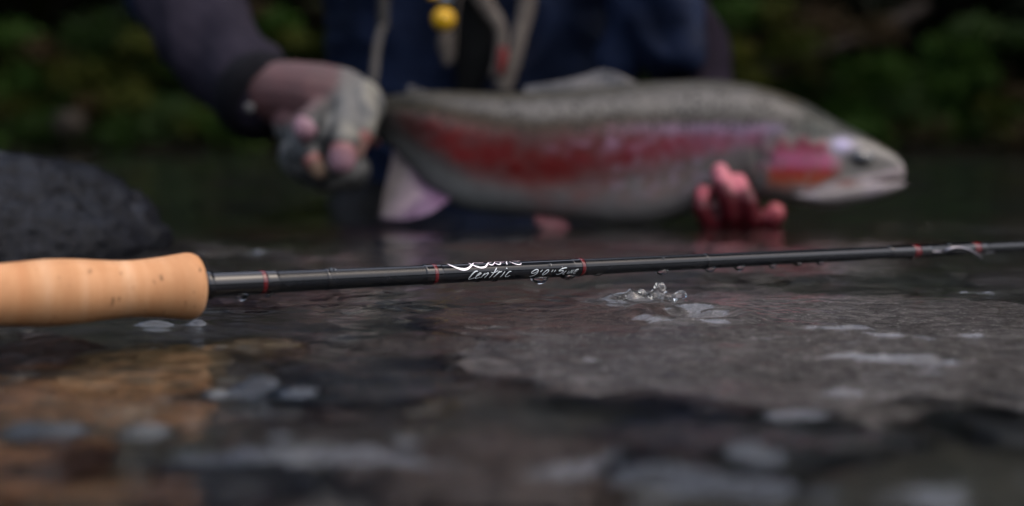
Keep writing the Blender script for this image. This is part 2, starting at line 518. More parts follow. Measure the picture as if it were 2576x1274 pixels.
def water_height(x, y):
    x = np.asarray(x); y = np.asarray(y)
    near = 1 / (1 + np.exp((y - 1.35) / 0.18))
    xs = x * 0.85 + y * 0.15
    wob = fbm(x * 4, y * 4, 1.1, 2) * 0.3
    h = fbm(xs * 6 + wob, y * 8, 0.2, 2) * 0.0034
    h = h + fbm(xs * 19 + wob * 2, y * 25, 0.7, 2) * 0.0012
    n = noise(xs * 52 + wob * 3, y * 66, 0.5)
    h = h + (0.0006 - 0.0011 * np.abs(n)) * 0.95
    n = noise(xs * 130 + wob * 5, y * 150, 1.9)
    h = h + n * 0.00030
    farw = fbm(x * 1.6, y * 2.2, 3.0, 2) * 0.008 + fbm(x * 6, y * 8, 4.0, 2) * 0.0016
    h = h * (0.12 + 0.88 * near) + farw * (1 - near) * np.clip(y / 3, 0.5, 1.4)
    # the hump of water over the reddish stone
    c = G(1440, 800)
    h = h + 0.0015 * np.exp(-((x - c.x) / 0.055) ** 2 - ((y - c.y) / 0.045) ** 2)
    # water piling up behind the slab
    c = G(2150, 700)
    h = h + 0.005 * np.exp(-((x - c.x) / 0.16) ** 2 - ((y - c.y) / 0.06) ** 2)
    # the hollow and the little standing crest beside it
    r2 = ((x - HOL.x) / 0.014) ** 2 + ((y - HOL.y) / 0.014) ** 2
    h = h - 0.0075 * np.exp(-r2) + 0.003 * np.exp(-((np.sqrt(r2) - 1.9) / 0.5) ** 2)
    s = np.exp(-((x - SPL.x) / 0.010) ** 2 - ((y - SPL.y) / 0.006) ** 2)
    h = h + s * (0.0035 + 0.005 * noise(x * 260, y * 260, 2.2))
    h = h + 0.004 * np.exp(-((x - SPL.x + 0.022) / 0.014) ** 2 - ((y - SPL.y + 0.004) / 0.004) ** 2) * (1 + 0.6 * noise(x * 200, y * 300, 5.2))
    for (bx, by, bh, wx, wy, rot) in BUMPS:
        dx = x - bx; dy = y - by
        u = dx * cos(rot) + dy * sin(rot); v = -dx * sin(rot) + dy * cos(rot)
        # a crest with a steep side towards the camera
        w = np.where(v < 0, wy * 0.9, wy * 1.4)
        h = h + 1.1 * bh * np.exp(-(u / wx) ** 2 - (v / w) ** 2) * (1 + 0.45 * noise(x * 70, y * 80, 8.0))
    return h

wt = NT('river_water')
wt.set(Roughness=0.0, IOR=1.333, Transmission_Weight=1.0)
wt.bsdf.inputs['Base Color'].default_value = (0.80, 0.84, 0.82, 1)
wv = wt.coords()
wsep = wt.new('ShaderNodeSeparateXYZ'); wt.link(wv, wsep.inputs[0])
calm = wt.new('ShaderNodeMapRange'); wt.link(wsep.outputs['Y'], calm.inputs['Value'])     # the pool beyond is calm
calm.inputs['From Min'].default_value = 1.1; calm.inputs['From Max'].default_value = 2.0
calm.inputs['To Min'].default_value = 1.0; calm.inputs['To Max'].default_value = 0.06
def wbump(h, st, d, prev=None):
    mu = wt.new('ShaderNodeMath'); mu.operation = 'MULTIPLY'; mu.inputs[1].default_value = st
    wt.link(calm.outputs[0], mu.inputs[0])
    nb = wt.bump(h, st, d, prev)
    wt.link(mu.outputs[0], nb.node.inputs['Strength'])
    return nb
b1 = wbump(wt.noise(wv, 190, 3, 0.55, 0.8), 0.30, 0.0009)
wbump(wt.noise(wv, 55, 3, 0.5, 0.5), 0.18, 0.003, b1)
gx = grow(0.47, 30, 0.006, 1.07)
wx_ = np.concatenate([-gx[::-1][:-1], np.linspace(-0.47, 0.47, 520), gx[1:]])
wy_ = np.concatenate([-grow(0.0, 4, 0.05, 1.3)[::-1][:-1], np.linspace(0.0, 0.28, 70), np.linspace(0.2818, 0.92, 400), grow(0.922, 12.4, 0.0022, 1.018)])
water = sheet('river_water', wx_, wy_, water_height, wt.m)
tag(water, kind='structure')

# ------------------------------------------------------------------ far bank
def bank_height(x, y):
    t = np.clip(y - 11.6, 0, 60)
    z = -0.25 + 0.34 * np.clip(t / 0.4, 0, 1) + t * 0.30 * np.clip(t / 3, 0, 1) + np.clip(t - 3.0, 0, 60) * (0.95 + 1.7 * np.clip((np.degrees(np.arctan2(x, y)) - 22) / 12, 0, 1))
    z = z + fbm(x * 0.6, y * 0.6, 2.0, 4) * 0.35 * np.clip(t / 1.5, 0, 1)
    return z
kt = NT('bank_soil'); kt.set(Roughness=0.95, Specular_IOR_Level=0.03)
kv = kt.coords()
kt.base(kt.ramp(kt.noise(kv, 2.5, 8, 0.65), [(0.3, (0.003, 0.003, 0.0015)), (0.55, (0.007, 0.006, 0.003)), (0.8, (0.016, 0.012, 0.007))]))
kt.bump(kt.noise(kv, 9, 8, 0.7), 0.8, 0.05)
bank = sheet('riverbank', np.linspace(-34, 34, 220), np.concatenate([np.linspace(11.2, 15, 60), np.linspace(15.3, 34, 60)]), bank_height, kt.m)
tag(bank, kind='structure')

# wooded ground on the other sides of the valley

def ring_height(a, q):
    front = np.cos(a)
    rise = 9.0 + 4.0 * np.sin(a * 3 + 1.0) + 6 * np.clip(front, 0, 1)
    return -0.6 + rise * q ** 1.3 + fbm(a * 3, q * 4, 6.0, 3) * 1.5 * q
aa = np.linspace(0, 2 * pi, 181); qq = np.linspace(0, 1, 24)
A_, Q_ = np.meshgrid(aa, qq, indexing='ij')
RR = 30 + Q_ * 45
hm = mesh_np('hills', np.stack([np.sin(A_) * RR, np.cos(A_) * RR, ring_height(A_, Q_)], -1).reshape(-1, 3), grid_faces(181, 24)[:, ::-1])
tag(link_mesh('hills', hm, kt.m), kind='structure')

# leaves: clumps of leaf-sized faces
def leaves(name, centres, radii, counts, sizes, cols, mat, label, cat):
    V = []; C = []
    for c, r, n, s, col in zip(centres, radii, counts, sizes, cols):
        d = rng.normal(size=(n, 3)); d /= np.linalg.norm(d, axis=1)[:, None]
        p = np.array(c) + d * (rng.random((n, 1)) ** 0.45) * np.array(r)
        a = rng.normal(size=(n, 3)); a[:, 2] *= 0.5; a /= np.linalg.norm(a, axis=1)[:, None]
        b = np.cross(a, rng.normal(size=(n, 3))); b /= np.linalg.norm(b, axis=1)[:, None]
        L = s * rng.uniform(0.6, 1.3, (n, 1)); W = L * 0.42
        droop = np.array([0, 0, -1.0]) * L * 0.15
        q = np.stack([p - a * L, p - b * W, p + a * L + droop, p + b * W], 1)
        V.append(q.reshape(-1, 3))
        cc = np.array(col)[None] * rng.uniform(0.55, 1.45, (n, 1)) * (1 + rng.normal(size=(n, 3)) * 0.08)
        C.append(np.repeat(cc, 4, 0))
    v = np.concatenate(V); f = np.arange(len(v)).reshape(-1, 4)
    me = mesh_np(name, v, f); color_attr(me, np.clip(np.concatenate(C), 0, 1))
    o = link_mesh(name, me, mat, smooth=False)
    tag(o, label, cat, kind='stuff')
    return o
lt = NT('leaf'); lt.set(Roughness=0.6, Specular_IOR_Level=0.05)
la = lt.new('ShaderNodeVertexColor'); la.layer_name = 'tint'
lt.base(la.outputs[0], 0.46)
lt.set(Transmission_Weight=0.0)
tr = lt.new('ShaderNodeBsdfTranslucent'); lt.link(lt.mix(1.0, la.outputs[0], (0.46, 0.46, 0.46), 'MULTIPLY'), tr.inputs[0])
ms = lt.new('ShaderNodeMixShader'); ms.inputs[0].default_value = 0.3
lt.link(lt.bsdf.outputs[0], ms.inputs[1]); lt.link(tr.outputs[0], ms.inputs[2]); lt.link(ms.outputs[0], lt.out.inputs[0])

GREEN = (0.036, 0.080, 0.012); OLIVE = (0.068, 0.080, 0.014); DARKG = (0.018, 0.038, 0.007); BROWN = (0.055, 0.038, 0.018); MOSS = (0.055, 0.095, 0.028); YELL = (0.12, 0.13, 0.02)
cl = []
def clump(px, py, rpx, n, col, d=12.3, s=0.05):
    c = P(px, py, d); r = rpx / FPX * d
    cl.append((c, (r, 0.35, r * 0.6), n, s, col))
for a in [(430, 305, 110, 900, MOSS), (330, 260, 90, 500, OLIVE), (480, 165, 70, 400, GREEN), (520, 145, 40, 200, OLIVE), (200, 190, 90, 500, OLIVE), (80, 200, 80, 300, GREEN),
          (250, 90, 110, 350, DARKG), (360, 110, 60, 300, OLIVE), (110, 320, 80, 400, GREEN), (60, 275, 70, 300, OLIVE), (560, 300, 80, 500, OLIVE), (240, 275, 60, 300, BROWN),
          (110, 130, 60, 200, BROWN), (30, 90, 70, 200, GREEN), (640, 330, 60, 300, OLIVE), (700, 60, 60, 400, GREEN), (730, 100, 50, 300, OLIVE), (650, 30, 40, 150, BROWN), (300, 330, 50, 200, GREEN),
          (1850, 40, 80, 500, GREEN), (1840, 130, 50, 400, YELL), (1880, 200, 60, 300, OLIVE), (2000, 110, 90, 300, OLIVE), (2200, 190, 110, 700, GREEN), (2280, 260, 100, 600, MOSS),
          (2400, 130, 90, 600, GREEN), (2360, 220, 90, 700, GREEN), (2450, 190, 60, 300, GREEN), (2150, 300, 100, 500, GREEN), (2330, 310, 120, 700, GREEN), (2500, 280, 80, 400, OLIVE), (2450, 70, 60, 250, MOSS),
          (2050, 60, 90, 300, BROWN), (2200, 80, 70, 250, BROWN), (2560, 240, 40, 200, BROWN), (2540, 100, 60, 200, DARKG), (1950, 30, 60, 200, OLIVE)]:
    clump(*a)
for k in range(700):                       # ground cover behind and between
    x = rng.uniform(-8, 8); y = rng.uniform(11.9, 14.6)
    z = float(bank_height(np.array(x), np.array(y)))
    if abs(x) > 5 or rng.random() < 0.6:
        cl.append(((x, y, z + rng.uniform(0.05, 0.25)), (rng.uniform(0.15, 0.4), 0.3, rng.uniform(0.1, 0.25)), 100, 0.05,
                   [DARKG, GREEN, OLIVE, DARKG, BROWN][rng.integers(5)]))
leaves('undergrowth', *zip(*[(c[0], c[1], c[2], c[3], c[4]) for c in cl]), lt.m, 'blurred green and olive undergrowth covering the far riverbank', 'undergrowth')
cl = []
for k in range(1900):
    x = rng.uniform(-33, 33); y = rng.uniform(13.2, 33) 
    z = float(bank_height(np.array(x), np.array(y)))
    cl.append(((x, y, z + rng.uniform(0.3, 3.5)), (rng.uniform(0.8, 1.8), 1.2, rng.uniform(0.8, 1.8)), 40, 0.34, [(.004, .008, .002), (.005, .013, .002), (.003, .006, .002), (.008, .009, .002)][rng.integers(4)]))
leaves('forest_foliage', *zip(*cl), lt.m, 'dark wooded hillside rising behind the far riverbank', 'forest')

m_bark = simple('wet_bark', (0.020, 0.012, 0.007), 0.8, var=0.4, scale=12, bump=0.6, bscale=30)
a, b = P(1880, 215, 12.5), P(2330, 20, 12.9)
pts = [a.lerp(b, t) + Vector((0, 0, 0.04 * sin(t * 7))) for t in np.linspace(0, 1, 14)]
lg = tube('fallen_log', pts, [0.10 - 0.045 * t + 0.01 * sin(t * 23) for t in np.linspace(0, 1, 14)], m_bark, None, 14)
tag(lg, 'brown fallen log leaning up the far bank above the fish head', 'log')
m_dark_rock = stone_mat('bank_rock', (0.012, 0.012, 0.01), (0.025, 0.025, 0.02), (0.045, 0.042, 0.035), 3, 0.7, 0.6, False)
m_tanrock = simple('tan_bank_stone', (0.022, 0.015, 0.008), 0.8, var=0.3, scale=6)
c = P(177, 318, 11.95)
rock('bank_stone', c, (0.15, 0.12, 0.13), m_tanrock, 31, label='small tan stone among the plants on the far left bank', sub=ICO4)

# unseen tree added right of the frame; its crown darkens the rod's upper reflection
tree = empty('reflection_shade_tree', (8.6, 12.6, 0.0))
tag(tree, 'unseen tree added beyond the right edge to darken the reflection on top of the rod', 'tree')
tp = smooth_curve([(8.6, 12.6, -0.3), (8.3, 11.9, 2.2), (7.6, 10.2, 4.6), (6.4, 7.8, 6.4), (5.0, 5.4, 7.4)], 6)
tube('trunk', [Vector(p) for p in tp], np.linspace(.34, .12, len(tp)), m_bark, tree, 16)
for e_ in [((7.6, 10.2, 4.6), (5.0, 8.6, 7.0), (3.2, 7.0, 8.2)), ((6.4, 7.8, 6.4), (7.2, 4.8, 7.6), (7.6, 2.6, 7.8)), ((5.0, 5.4, 7.4), (3.6, 3.4, 8.0), (2.4, 2.0, 8.0)), ((6.4, 7.8, 6.4), (4.6, 6.0, 8.6), (3.6, 4.6, 9.6))]:
    bp = smooth_curve(list(e_), 6)
    tube('limb', [Vector(p) for p in bp], np.linspace(.11, .03, len(bp)), m_bark, tree, 10)
cl = []
for k in range(300):
    a = rng.normal(size=3); a /= np.linalg.norm(a)
    c = np.array([5.9, 4.4, 8.0]) + a * rng.random() ** .4 * np.array([3.6, 3.9, 1.7])
    cl.append((c, (.55, .55, .35), 90, 0.11, [DARKG, GREEN, OLIVE, DARKG][rng.integers(4)]))
crown = leaves('crown', *zip(*cl), lt.m, None, None)
del crown['kind']
crown.parent = tree; crown.matrix_parent_inverse = parent_world(tree).inverted()

# ------------------------------------------------------------------ the fishing rod
rod_a, rod_b = P(500, 719, 0.615), P(2576, 619.5, 0.90)
AX = (rod_b - rod_a).normalized()
RL = (rod_b - rod_a).length
AY = Vector((0, 0, 1)).cross(AX).normalized()      # away from the camera
if AY.y < 0: AY = -AY
AZ = AX.cross(AY).normalized()
if AZ.z < 0: AZ = -AZ

def s_of(px):
    """distance along the rod (m) of what shows at column px"""
    u = (px - 500.0) / 2076.0
    return RL * (u / 0.90) / ((1 - u) / 0.615 + u / 0.90)
def rad_px(px, dia):
    s = s_of(px); d = 0.615 + (0.90 - 0.615) * s / RL
    return dia / 2.0 / FPX * d
def on_rod(s, th, r):
    """th from the side that faces the camera (0) up (90 deg)"""
    return rod_a + AX * s + (-AY * cos(th) + AZ * sin(th)) * r

BLANK = [(s_of(505), rad_px(540, 58)), (s_of(560), rad_px(560, 57.5)), (s_of(820), rad_px(820, 53.5)), (s_of(1088), rad_px(1088, 48)), (s_of(1458), rad_px(1458, 42)),
         (s_of(1773), rad_px(1773, 38)), (s_of(2293), rad_px(2293, 31)), (s_of(2576), rad_px(2576, 27)), (s_of(2576) + 0.35, 0.0026)]
bs_, br_ = np.array(BLANK).T
def blank_r(s): return float(np.interp(s, bs_, br_))

def lathe(name, prof, mat, parent, seg=64, theta=None):
    """prof: [(s, r)] about the rod's axis"""
    v = []; n = len(prof)
    for s, r in prof:
        for k in range(seg):
            a = 2 * pi * k / seg
            v.append(on_rod(s, a, r))
    f = [tuple(x[::-1]) for x in grid_faces(n, seg, True)]
    f.append(tuple(range(seg))); f.append(tuple((n - 1) * seg + k for k in range(seg))[::-1])
    me = mesh_py(name, v, f)
    bm = bmesh.new(); bm.from_mesh(me); bmesh.ops.recalc_face_normals(bm, faces=bm.faces); bm.to_mesh(me); bm.free()
    o = link_mesh(name, me, mat, parent)
    # flat caps must not bend the shading
    fl = np.ones(len(me.polygons), dtype=bool); fl[-2:] = False
    me.polygons.foreach_set('use_smooth', fl)
    return o

rod = empty('fishing_rod', rod_a)
tag(rod, 'black fly rod with cork grip and red windings lying just above the water', 'fishing rod')

# materials in rod axes
def rod_coord(t, sc):
    """world coordinates turned so that X runs along the rod"""
    g = t.new('ShaderNodeNewGeometry'); mp = t.new('ShaderNodeMapping'); mp.vector_type = 'TEXTURE'
    M = Matrix((AX, AY, AZ)).transposed()
    mp.inputs['Location'].default_value = rod_a; mp.inputs['Rotation'].default_value = M.to_euler()
    t.link(g.outputs['Position'], mp.inputs['Vector'])
    m2 = t.new('ShaderNodeMapping'); m2.inputs['Scale'].default_value = sc
    t.link(mp.outputs[0], m2.inputs['Vector'])
    return m2.outputs[0]

def blank_mat(name, ridged, gloss=0.13):
    t = NT(name); t.set(Roughness=gloss, IOR=1.5, Specular_IOR_Level=0.21)
    v = rod_coord(t, (1, 1, 1))
    t.base(t.ramp(t.noise(v, 300, 4), [(0.3, (0.006, 0.007, 0.009)), (0.7, (0.012, 0.014, 0.018))]))
    nb = t.bump(t.noise(rod_coord(t, (60, 500, 500)), 1.0, 4), 0.05, 0.0003)
    if ridged:
        w = t.new('ShaderNodeTexWave'); w.wave_type = 'BANDS'; w.bands_direction = 'X'
        w.inputs['Scale'].default_value = 330.0; w.inputs['Distortion'].default_value = 0.4; w.inputs['Detail'].default_value = 1.0
        t.link(v, w.inputs['Vector'])
        t.bump(w.outputs['Fac'], 0.5, 0.00010, nb)
    return t.m
m_blank = blank_mat('carbon_blank_ridged', True, 0.09)
m_gloss = blank_mat('carbon_blank_gloss', False, 0.04)
m_black_thread = simple('black_winding_epoxy', (0.006, 0.006, 0.008), 0.05, spec=0.15, coat=0.35)
m_red_thread = NT('red_winding_epoxy'); m_red_thread.set(Roughness=0.25, Specular_IOR_Level=0.2, Coat_Weight=0.35, Coat_Roughness=0.03)
m_red_thread.base(m_red_thread.ramp(m_red_thread.noise(rod_coord(m_red_thread, (4000, 200, 200)), 1.0, 2), [(0.3, (0.10, 0.002, 0.004)), (0.7, (0.17, 0.004, 0.008))]))
m_red_thread = m_red_thread.m

def stretch(px0, px1, extra=0.0, edge=0.0008, n=24):
    s0, s1 = s_of(px0), s_of(px1) if px1 < 3000 else px1
    out = []
    for i in range(n + 1):
        s = s0 + (s1 - s0) * i / n
        out.append((s, blank_r(s) + extra))
    if extra > 0:
        out = [(s0 - edge, blank_r(s0) + 0.00001), (s0 - edge * 0.45, blank_r(s0) + extra * 0.62)] + out + [(s1 + edge * 0.45, blank_r(s1) + extra * 0.62), (s1 + edge, blank_r(s1) + 0.00001)]
    return out
# the blank as one piece with real taper
prof = [(s, blank_r(s)) for s in np.linspace(s_of(500) - 0.01, s_of(2576) + 0.34, 120)]
lathe('blank', prof, m_blank, rod)
lathe('lettered_section', stretch(1094, 1450, 0.00016, 0.0012), m_gloss, rod)
lathe('black_winding', stretch(524, 660, 0.0004, 0.001), m_black_thread, rod)
lathe('black_winding', stretch(668, 690, 0.00032, 0.001), m_black_thread, rod)
lathe('black_winding', stretch(1066, 1104, 0.0004, 0.0009), m_black_thread, rod)
lathe('black_winding', stretch(1436, 1462, 0.0003, 0.0007), m_black_thread, rod)
lathe('black_winding', stretch(2240, 2330, 0.0005, 0.003), m_black_thread, rod)
lathe('black_winding', stretch(2390, 2470, 0.0005, 0.003), m_black_thread, rod)
for px, w in ((658, 10), (1088, 8), (1458, 8), (2299, 16), (2450, 16)):
    lathe('red_winding', stretch(px - w / 2, px + w / 2, 0.00052, 0.0002, 4), m_red_thread, rod)
for px in (820, 1773):
    lathe('joint_ring', stretch(px - 3, px + 3, 0.0003, 0.0004, 3), m_black_thread, rod)
lathe('winding_check', [(s_of(500), 0.0058), (s_of(522), 0.0064), (s_of(530), 0.0063), (s_of(532), blank_r(0))], m_black_thread, rod)

# cork
ct = NT('cork')
ct.set(Roughness=0.62, Specular_IOR_Level=0.15)
cv = rod_coord(ct, (1, 1, 1))
cband = ct.noise(rod_coord(ct, (70, 6, 6)), 1.0, 3, 0.6)
cc = ct.ramp(cband, [(0.3, (0.62, 0.275, 0.11)), (0.5, (0.76, 0.39, 0.185)), (0.72, (0.88, 0.54, 0.31))])
cm = ct.noise(rod_coord(ct, (90, 45, 45)), 1.0, 6, 0.65, 0.6)
cc = ct.mix(ct.ramp(cm, [(0.35, 0.6), (0.60, 0.0)]), cc, (0.55, 0.25, 0.10))
pit = ct.noise(rod_coord(ct, (420, 150, 150)), 1.0, 3, 0.5)
cc = ct.mix(ct.ramp(pit, [(0.655, 0.0), (0.69, 0.85)]), cc, (0.16, 0.08, 0.035))
oi = ct.new('ShaderNodeObjectInfo')
cc = ct.mix(ct.ramp(oi.outputs['Random'], [(0.0, 0.0), (1.0, 0.30)]), cc, (0.60, 0.32, 0.15))
ct.base(cc, 0.49)
cb = ct.bump(pit, -0.3, 0.0006)
ct.bump(ct.noise(cv, 900, 4, 0.6), 0.25, 0.0004, cb)
grip_px = [(-420, 150), (-250, 152), (-90, 154), (0, 159), (60, 165), (111, 170), (160, 168), (210, 161), (260, 151), (311, 144), (350, 145), (400, 152), (430, 159), (466, 168)]
gp = smooth_curve([(s_of(p), rad_px(p, q)) for p, q in grip_px], 6)
gs, gr = gp[:, 0], gp[:, 1]
s_end = gs[-1]
def grip_r(s):
    if s > s_end:
        t = (s - s_end) / 0.0068
        return float(np.interp(min(t, 1), [0, .2, .45, .7, .88, 1], [gr[-1], gr[-1] * 1.003, gr[-1] * .985, gr[-1] * .93, gr[-1] * .84, gr[-1] * 0.70]))
    return float(np.interp(s, gs, gr))
s_tip = s_end + 0.0068
grip = lathe('cork_grip', [(gs[0] - 0.004, 0.006)] + [(s, grip_r(s) - 0.0012) for s in np.linspace(gs[0], s_tip - 0.001, 60)] + [(s_tip - 0.0002, grip_r(s_tip) - 0.0005)], ct.m, rod)
ring_w = 0.0127
s0 = s_tip
k = 0
while s0 > gs[0] + 0.002:
    s1 = max(s0 - ring_w, gs[0])
    pr = [(s1, grip_r(s1) - 0.0018)] + [(s, grip_r(s) - (0.000035 if False and (abs(s - s1) < 1e-9 or (abs(s - s0) < 1e-9 and k)) else 0)) for s in np.concatenate([[s1, s1 + .00006, s1 + .0003], np.linspace(s1 + .001, s0 - .001, 12), [s0 - .0003, s0 - .00006, s0]])] + [(s0, max(grip_r(s0) - 0.0018, 0.006))]
    if k == 0: pr.append((s0 - 0.0003, 0.0062))
    o = lathe('cork_ring', pr, ct.m, grip, 96)
    s0 = s1; k += 1
# reel seat beyond the frame's edge
m_wood = simple('reel_seat_wood', (0.12, 0.06, 0.03), 0.3, var=0.4, scale=80, coat=0.8)
m_steel = simple('brushed_metal', (0.36, 0.34, 0.37), 0.38, 1.0, var=0.1)
lathe('reel_seat', [(gs[0] - 0.11, 0.0085), (gs[0] - 0.108, 0.009), (gs[0] - 0.02, 0.009), (gs[0] - 0.002, 0.0095), (gs[0], 0.0095)], m_wood, rod)
lathe('reel_seat_cap', [(gs[0] - 0.125, 0.011), (gs[0] - 0.123, 0.0125), (gs[0] - 0.108, 0.0125), (gs[0] - 0.106, 0.009)], m_steel, rod)

# snake guide: a bent wire standing towards the camera and down
sg0, sg1 = s_of(2378), s_of(2466)
def gpt(px, py, d): return P(px, py, d)
dg_ = lambda px: 0.615 + (0.90 - 0.615) * s_of(px) / RL
gpts = smooth_curve([tuple(gpt(2374, 634, dg_(2374) - 0.004)) , tuple(gpt(2388, 627.5, dg_(2388) - 0.008)), tuple(gpt(2410, 623.5, dg_(2410) - 0.011)), tuple(gpt(2436, 629, dg_(2436) - 0.012)),
                     tuple(gpt(2454, 639, dg_(2454) - 0.010)), tuple(gpt(2468, 649, dg_(2468) - 0.006))], 6)
tube('guide_wire', [Vector(p) for p in gpts], 0.00095, m_steel, rod, 12)
tube('guide_foot', [gpt(2330, 633, dg_(2330) - 0.0045), gpt(2360, 634, dg_(2360) - 0.0048), gpt(2376, 634, dg_(2376) - 0.0045)], [0.0006, 0.0009, 0.0008], m_steel, rod, 10)
tube('guide_foot', [gpt(2452, 640, dg_(2468) - 0.005), gpt(2500, 634, dg_(2500) - 0.003)], [0.0009, 0.0006], m_steel, rod, 10)

# lettering: hand-written strokes lying on the blank
lm = NT('silver_ink'); lm.set(Roughness=0.35, Metallic=0.25); lm.bsdf.inputs['Base Color'].default_value = (0.80, 0.82, 0.86, 1)
def fixed(name, col, rough=0.4, metal=0.0):
    t = NT(name); t.set(Roughness=rough, Metallic=metal)
    v = t.coords(); t.base(t.ramp(t.noise(v, 700, 3), [(0.3, [c * .92 for c in col]), (0.7, col)]), 0.75)
    return t.m
m_ink = fixed('silver_ink', (0.62, 0.66, 0.68), 0.35, 0.1)
m_foil = fixed('white_foil', (0.95, 0.93, 0.95), 0.3, 0.0)
m_pink = fixed('magenta_outline', (0.45, 0.05, 0.2), 0.35)

def rod_uv(sx, sy):
    """source pixel (4096 wide) -> (s, theta) on the rod's near side"""
    px, py = sx * 2576 / 4096, sy * 2576 / 4096
    s = s_of(px)
    d = 0.615 + (0.90 - 0.615) * s / RL
    c = 719 + (619.5 - 719) * (px - 500) / 2076
    r = blank_r(s) + 0.0002
    q = (c - py) / FPX * d / r
    q = max(-0.995, min(0.995, q))
    return s, math.asin(q) + 0.088

def stroke(V, F, pts, ox, oy, sc, lift, grow_w=0.0):
    c = smooth_curve(pts, 7)
    uv = [rod_uv(ox + x / sc, oy + y / sc) for x, y, w in c]
    n = len(c); L = [];
    flat = []
    for (s, th) in uv:
        r = blank_r(s) + 0.0002
        flat.append(np.array([s, th * r]))
    flat = np.array(flat)
    tan = np.gradient(flat, axis=0); ln = np.linalg.norm(tan, axis=1); ln[ln == 0] = 1; tan /= ln[:, None]
    nor = np.stack([-tan[:, 1], tan[:, 0]], 1)
    mpp = 1 / (sc * 4096 / 2576) / FPX * 0.70
    base = len(V)
    for i in range(n):
        w = (c[i][2] * mpp + grow_w) / 2
        if i in (0, n - 1): w *= 0.55
        for sgn in (-1, -0.33, 0.33, 1):
            q = flat[i] + nor[i] * w * sgn
            rr = blank_r(q[0]) + 0.0002
            V.append(on_rod(q[0], q[1] / rr, blank_r(q[0]) + lift + (0.00002 if abs(sgn) < 1 else 0)))
    for i in range(n - 1):
        for k in range(3):
            a = base + i * 4 + k
            F.append((a, a + 1, a + 5, a + 4))

Z1 = (1770, 1030, 7.576); Z2 = (2070, 1040, 9.2)
brand = [[(125, 208, 24), (190, 262, 36), (300, 318, 46), (420, 360, 62), (530, 374, 68), (640, 345, 60), (740, 285, 46), (815, 238, 40), (875, 195, 26), (950, 172, 14), (1080, 175, 12), (1225, 162, 10)],
         [(765, 180, 14), (800, 225, 30), (870, 262, 34), (960, 300, 44), (1060, 318, 48), (1170, 296, 46), (1250, 240, 38), (1305, 190, 24), (1380, 162, 14), (1460, 156, 8)],
         [(1310, 190, 16), (1340, 222, 26), (1395, 238, 28), (1450, 220, 24), (1500, 185, 18), (1560, 150, 14), (1640, 146, 12), (1720, 150, 12), (1800, 146, 10), (1860, 138, 8)],
         [(1525, 180, 14), (1560, 212, 26), (1615, 224, 28), (1670, 206, 24), (1700, 175, 16), (1690, 152, 10)],
         [(1855, 222, 30), (1868, 185, 30), (1890, 150, 30), (1930, 135, 14)],
         [(2000, 135, 14), (2040, 172, 18), (2110, 208, 22), (2190, 225, 24), (2260, 215, 22), (2292, 180, 18)],
         [(2110, 118, 8), (2200, 125, 8), (2290, 120, 8), (2345, 112, 6)]]
line2a = [[(925, 428, 26), (870, 425, 28), (800, 468, 30), (730, 545, 28), (680, 620, 24), (680, 664, 20), (740, 655, 16), (860, 615, 12)],
          [(895, 565, 18), (960, 535, 20), (1015, 500, 20), (1020, 478, 20), (975, 482, 22), (905, 550, 24), (872, 615, 24), (885, 640, 20), (950, 625, 14), (1010, 590, 10)],
          [(1140, 480, 22), (1090, 540, 20), (1025, 625, 16)], [(1060, 570, 12), (1170, 500, 18), (1230, 475, 24), (1240, 495, 24), (1190, 560, 20), (1140, 622, 16)],
          [(1510, 325, 32), (1450, 410, 30), (1370, 520, 24), (1290, 625, 16)], [(1325, 452, 16), (1380, 470, 18), (1460, 450, 16), (1540, 410, 14)],
          [(1590, 420, 26), (1530, 480, 24), (1470, 550, 22), (1412, 605, 16)], [(1490, 530, 12), (1570, 460, 18), (1655, 425, 26)],
          [(1745, 430, 24), (1690, 510, 22), (1620, 602, 16)], [(1800, 325, 34), (1815, 350, 34)],
          [(1935, 432, 20), (1880, 435, 24), (1810, 500, 24), (1770, 565, 22), (1800, 588, 18), (1860, 575, 14), (1912, 545, 10)]]
line2b = [[(560, 430, 20), (440, 490, 20), (345, 492, 22), (360, 440, 26), (470, 375, 30), (560, 365, 34), (580, 410, 32), (540, 500, 26), (440, 575, 20), (300, 615, 12)],
          [(740, 370, 20), (700, 415, 26), (655, 455, 20)],
          [(960, 365, 26), (890, 390, 24), (800, 470, 24), (755, 540, 24), (800, 555, 24), (900, 490, 26), (965, 410, 28), (962, 365, 24)],
          [(1130, 368, 22), (1068, 455, 18)], [(1225, 372, 22), (1175, 450, 16)],
          [(1635, 295, 30), (1540, 305, 32), (1450, 330, 30), (1385, 375, 30), (1345, 410, 26), (1420, 405, 28), (1500, 400, 28), (1490, 450, 24), (1420, 505, 20), (1330, 535, 18), (1255, 520, 12)],
          [(1620, 400, 18), (1570, 455, 18), (1508, 520, 16), (1580, 520, 12)], [(1725, 405, 18), (1655, 520, 14)],
          [(1712, 520, 14), (1790, 430, 18), (1825, 378, 20), (1825, 440, 18), (1815, 498, 16), (1860, 430, 16), (1905, 362, 16)],
          [(2070, 352, 26), (1990, 360, 24), (1930, 430, 20), (1900, 490, 18), (1930, 498, 16), (1990, 480, 14)], [(1940, 425, 16), (2030, 408, 14)]]
def letter_part(name, strokes, Z, mat, lift, gw=0.0):
    V, F = [], []
    for s in strokes: stroke(V, F, s, Z[0], Z[1], Z[2], lift, gw)
    return link_mesh(name, mesh_py(name, V, F), mat, rod)
letter_part('script_outline', brand, Z1, m_pink, 0.00024, 0.00014)
letter_part('script_lettering', brand, Z1, m_foil, 0.00032, 0.00003)
letter_part('model_lettering', line2a, Z1, m_ink, 0.00030)
letter_part('size_lettering', line2b, Z2, m_ink, 0.00030)

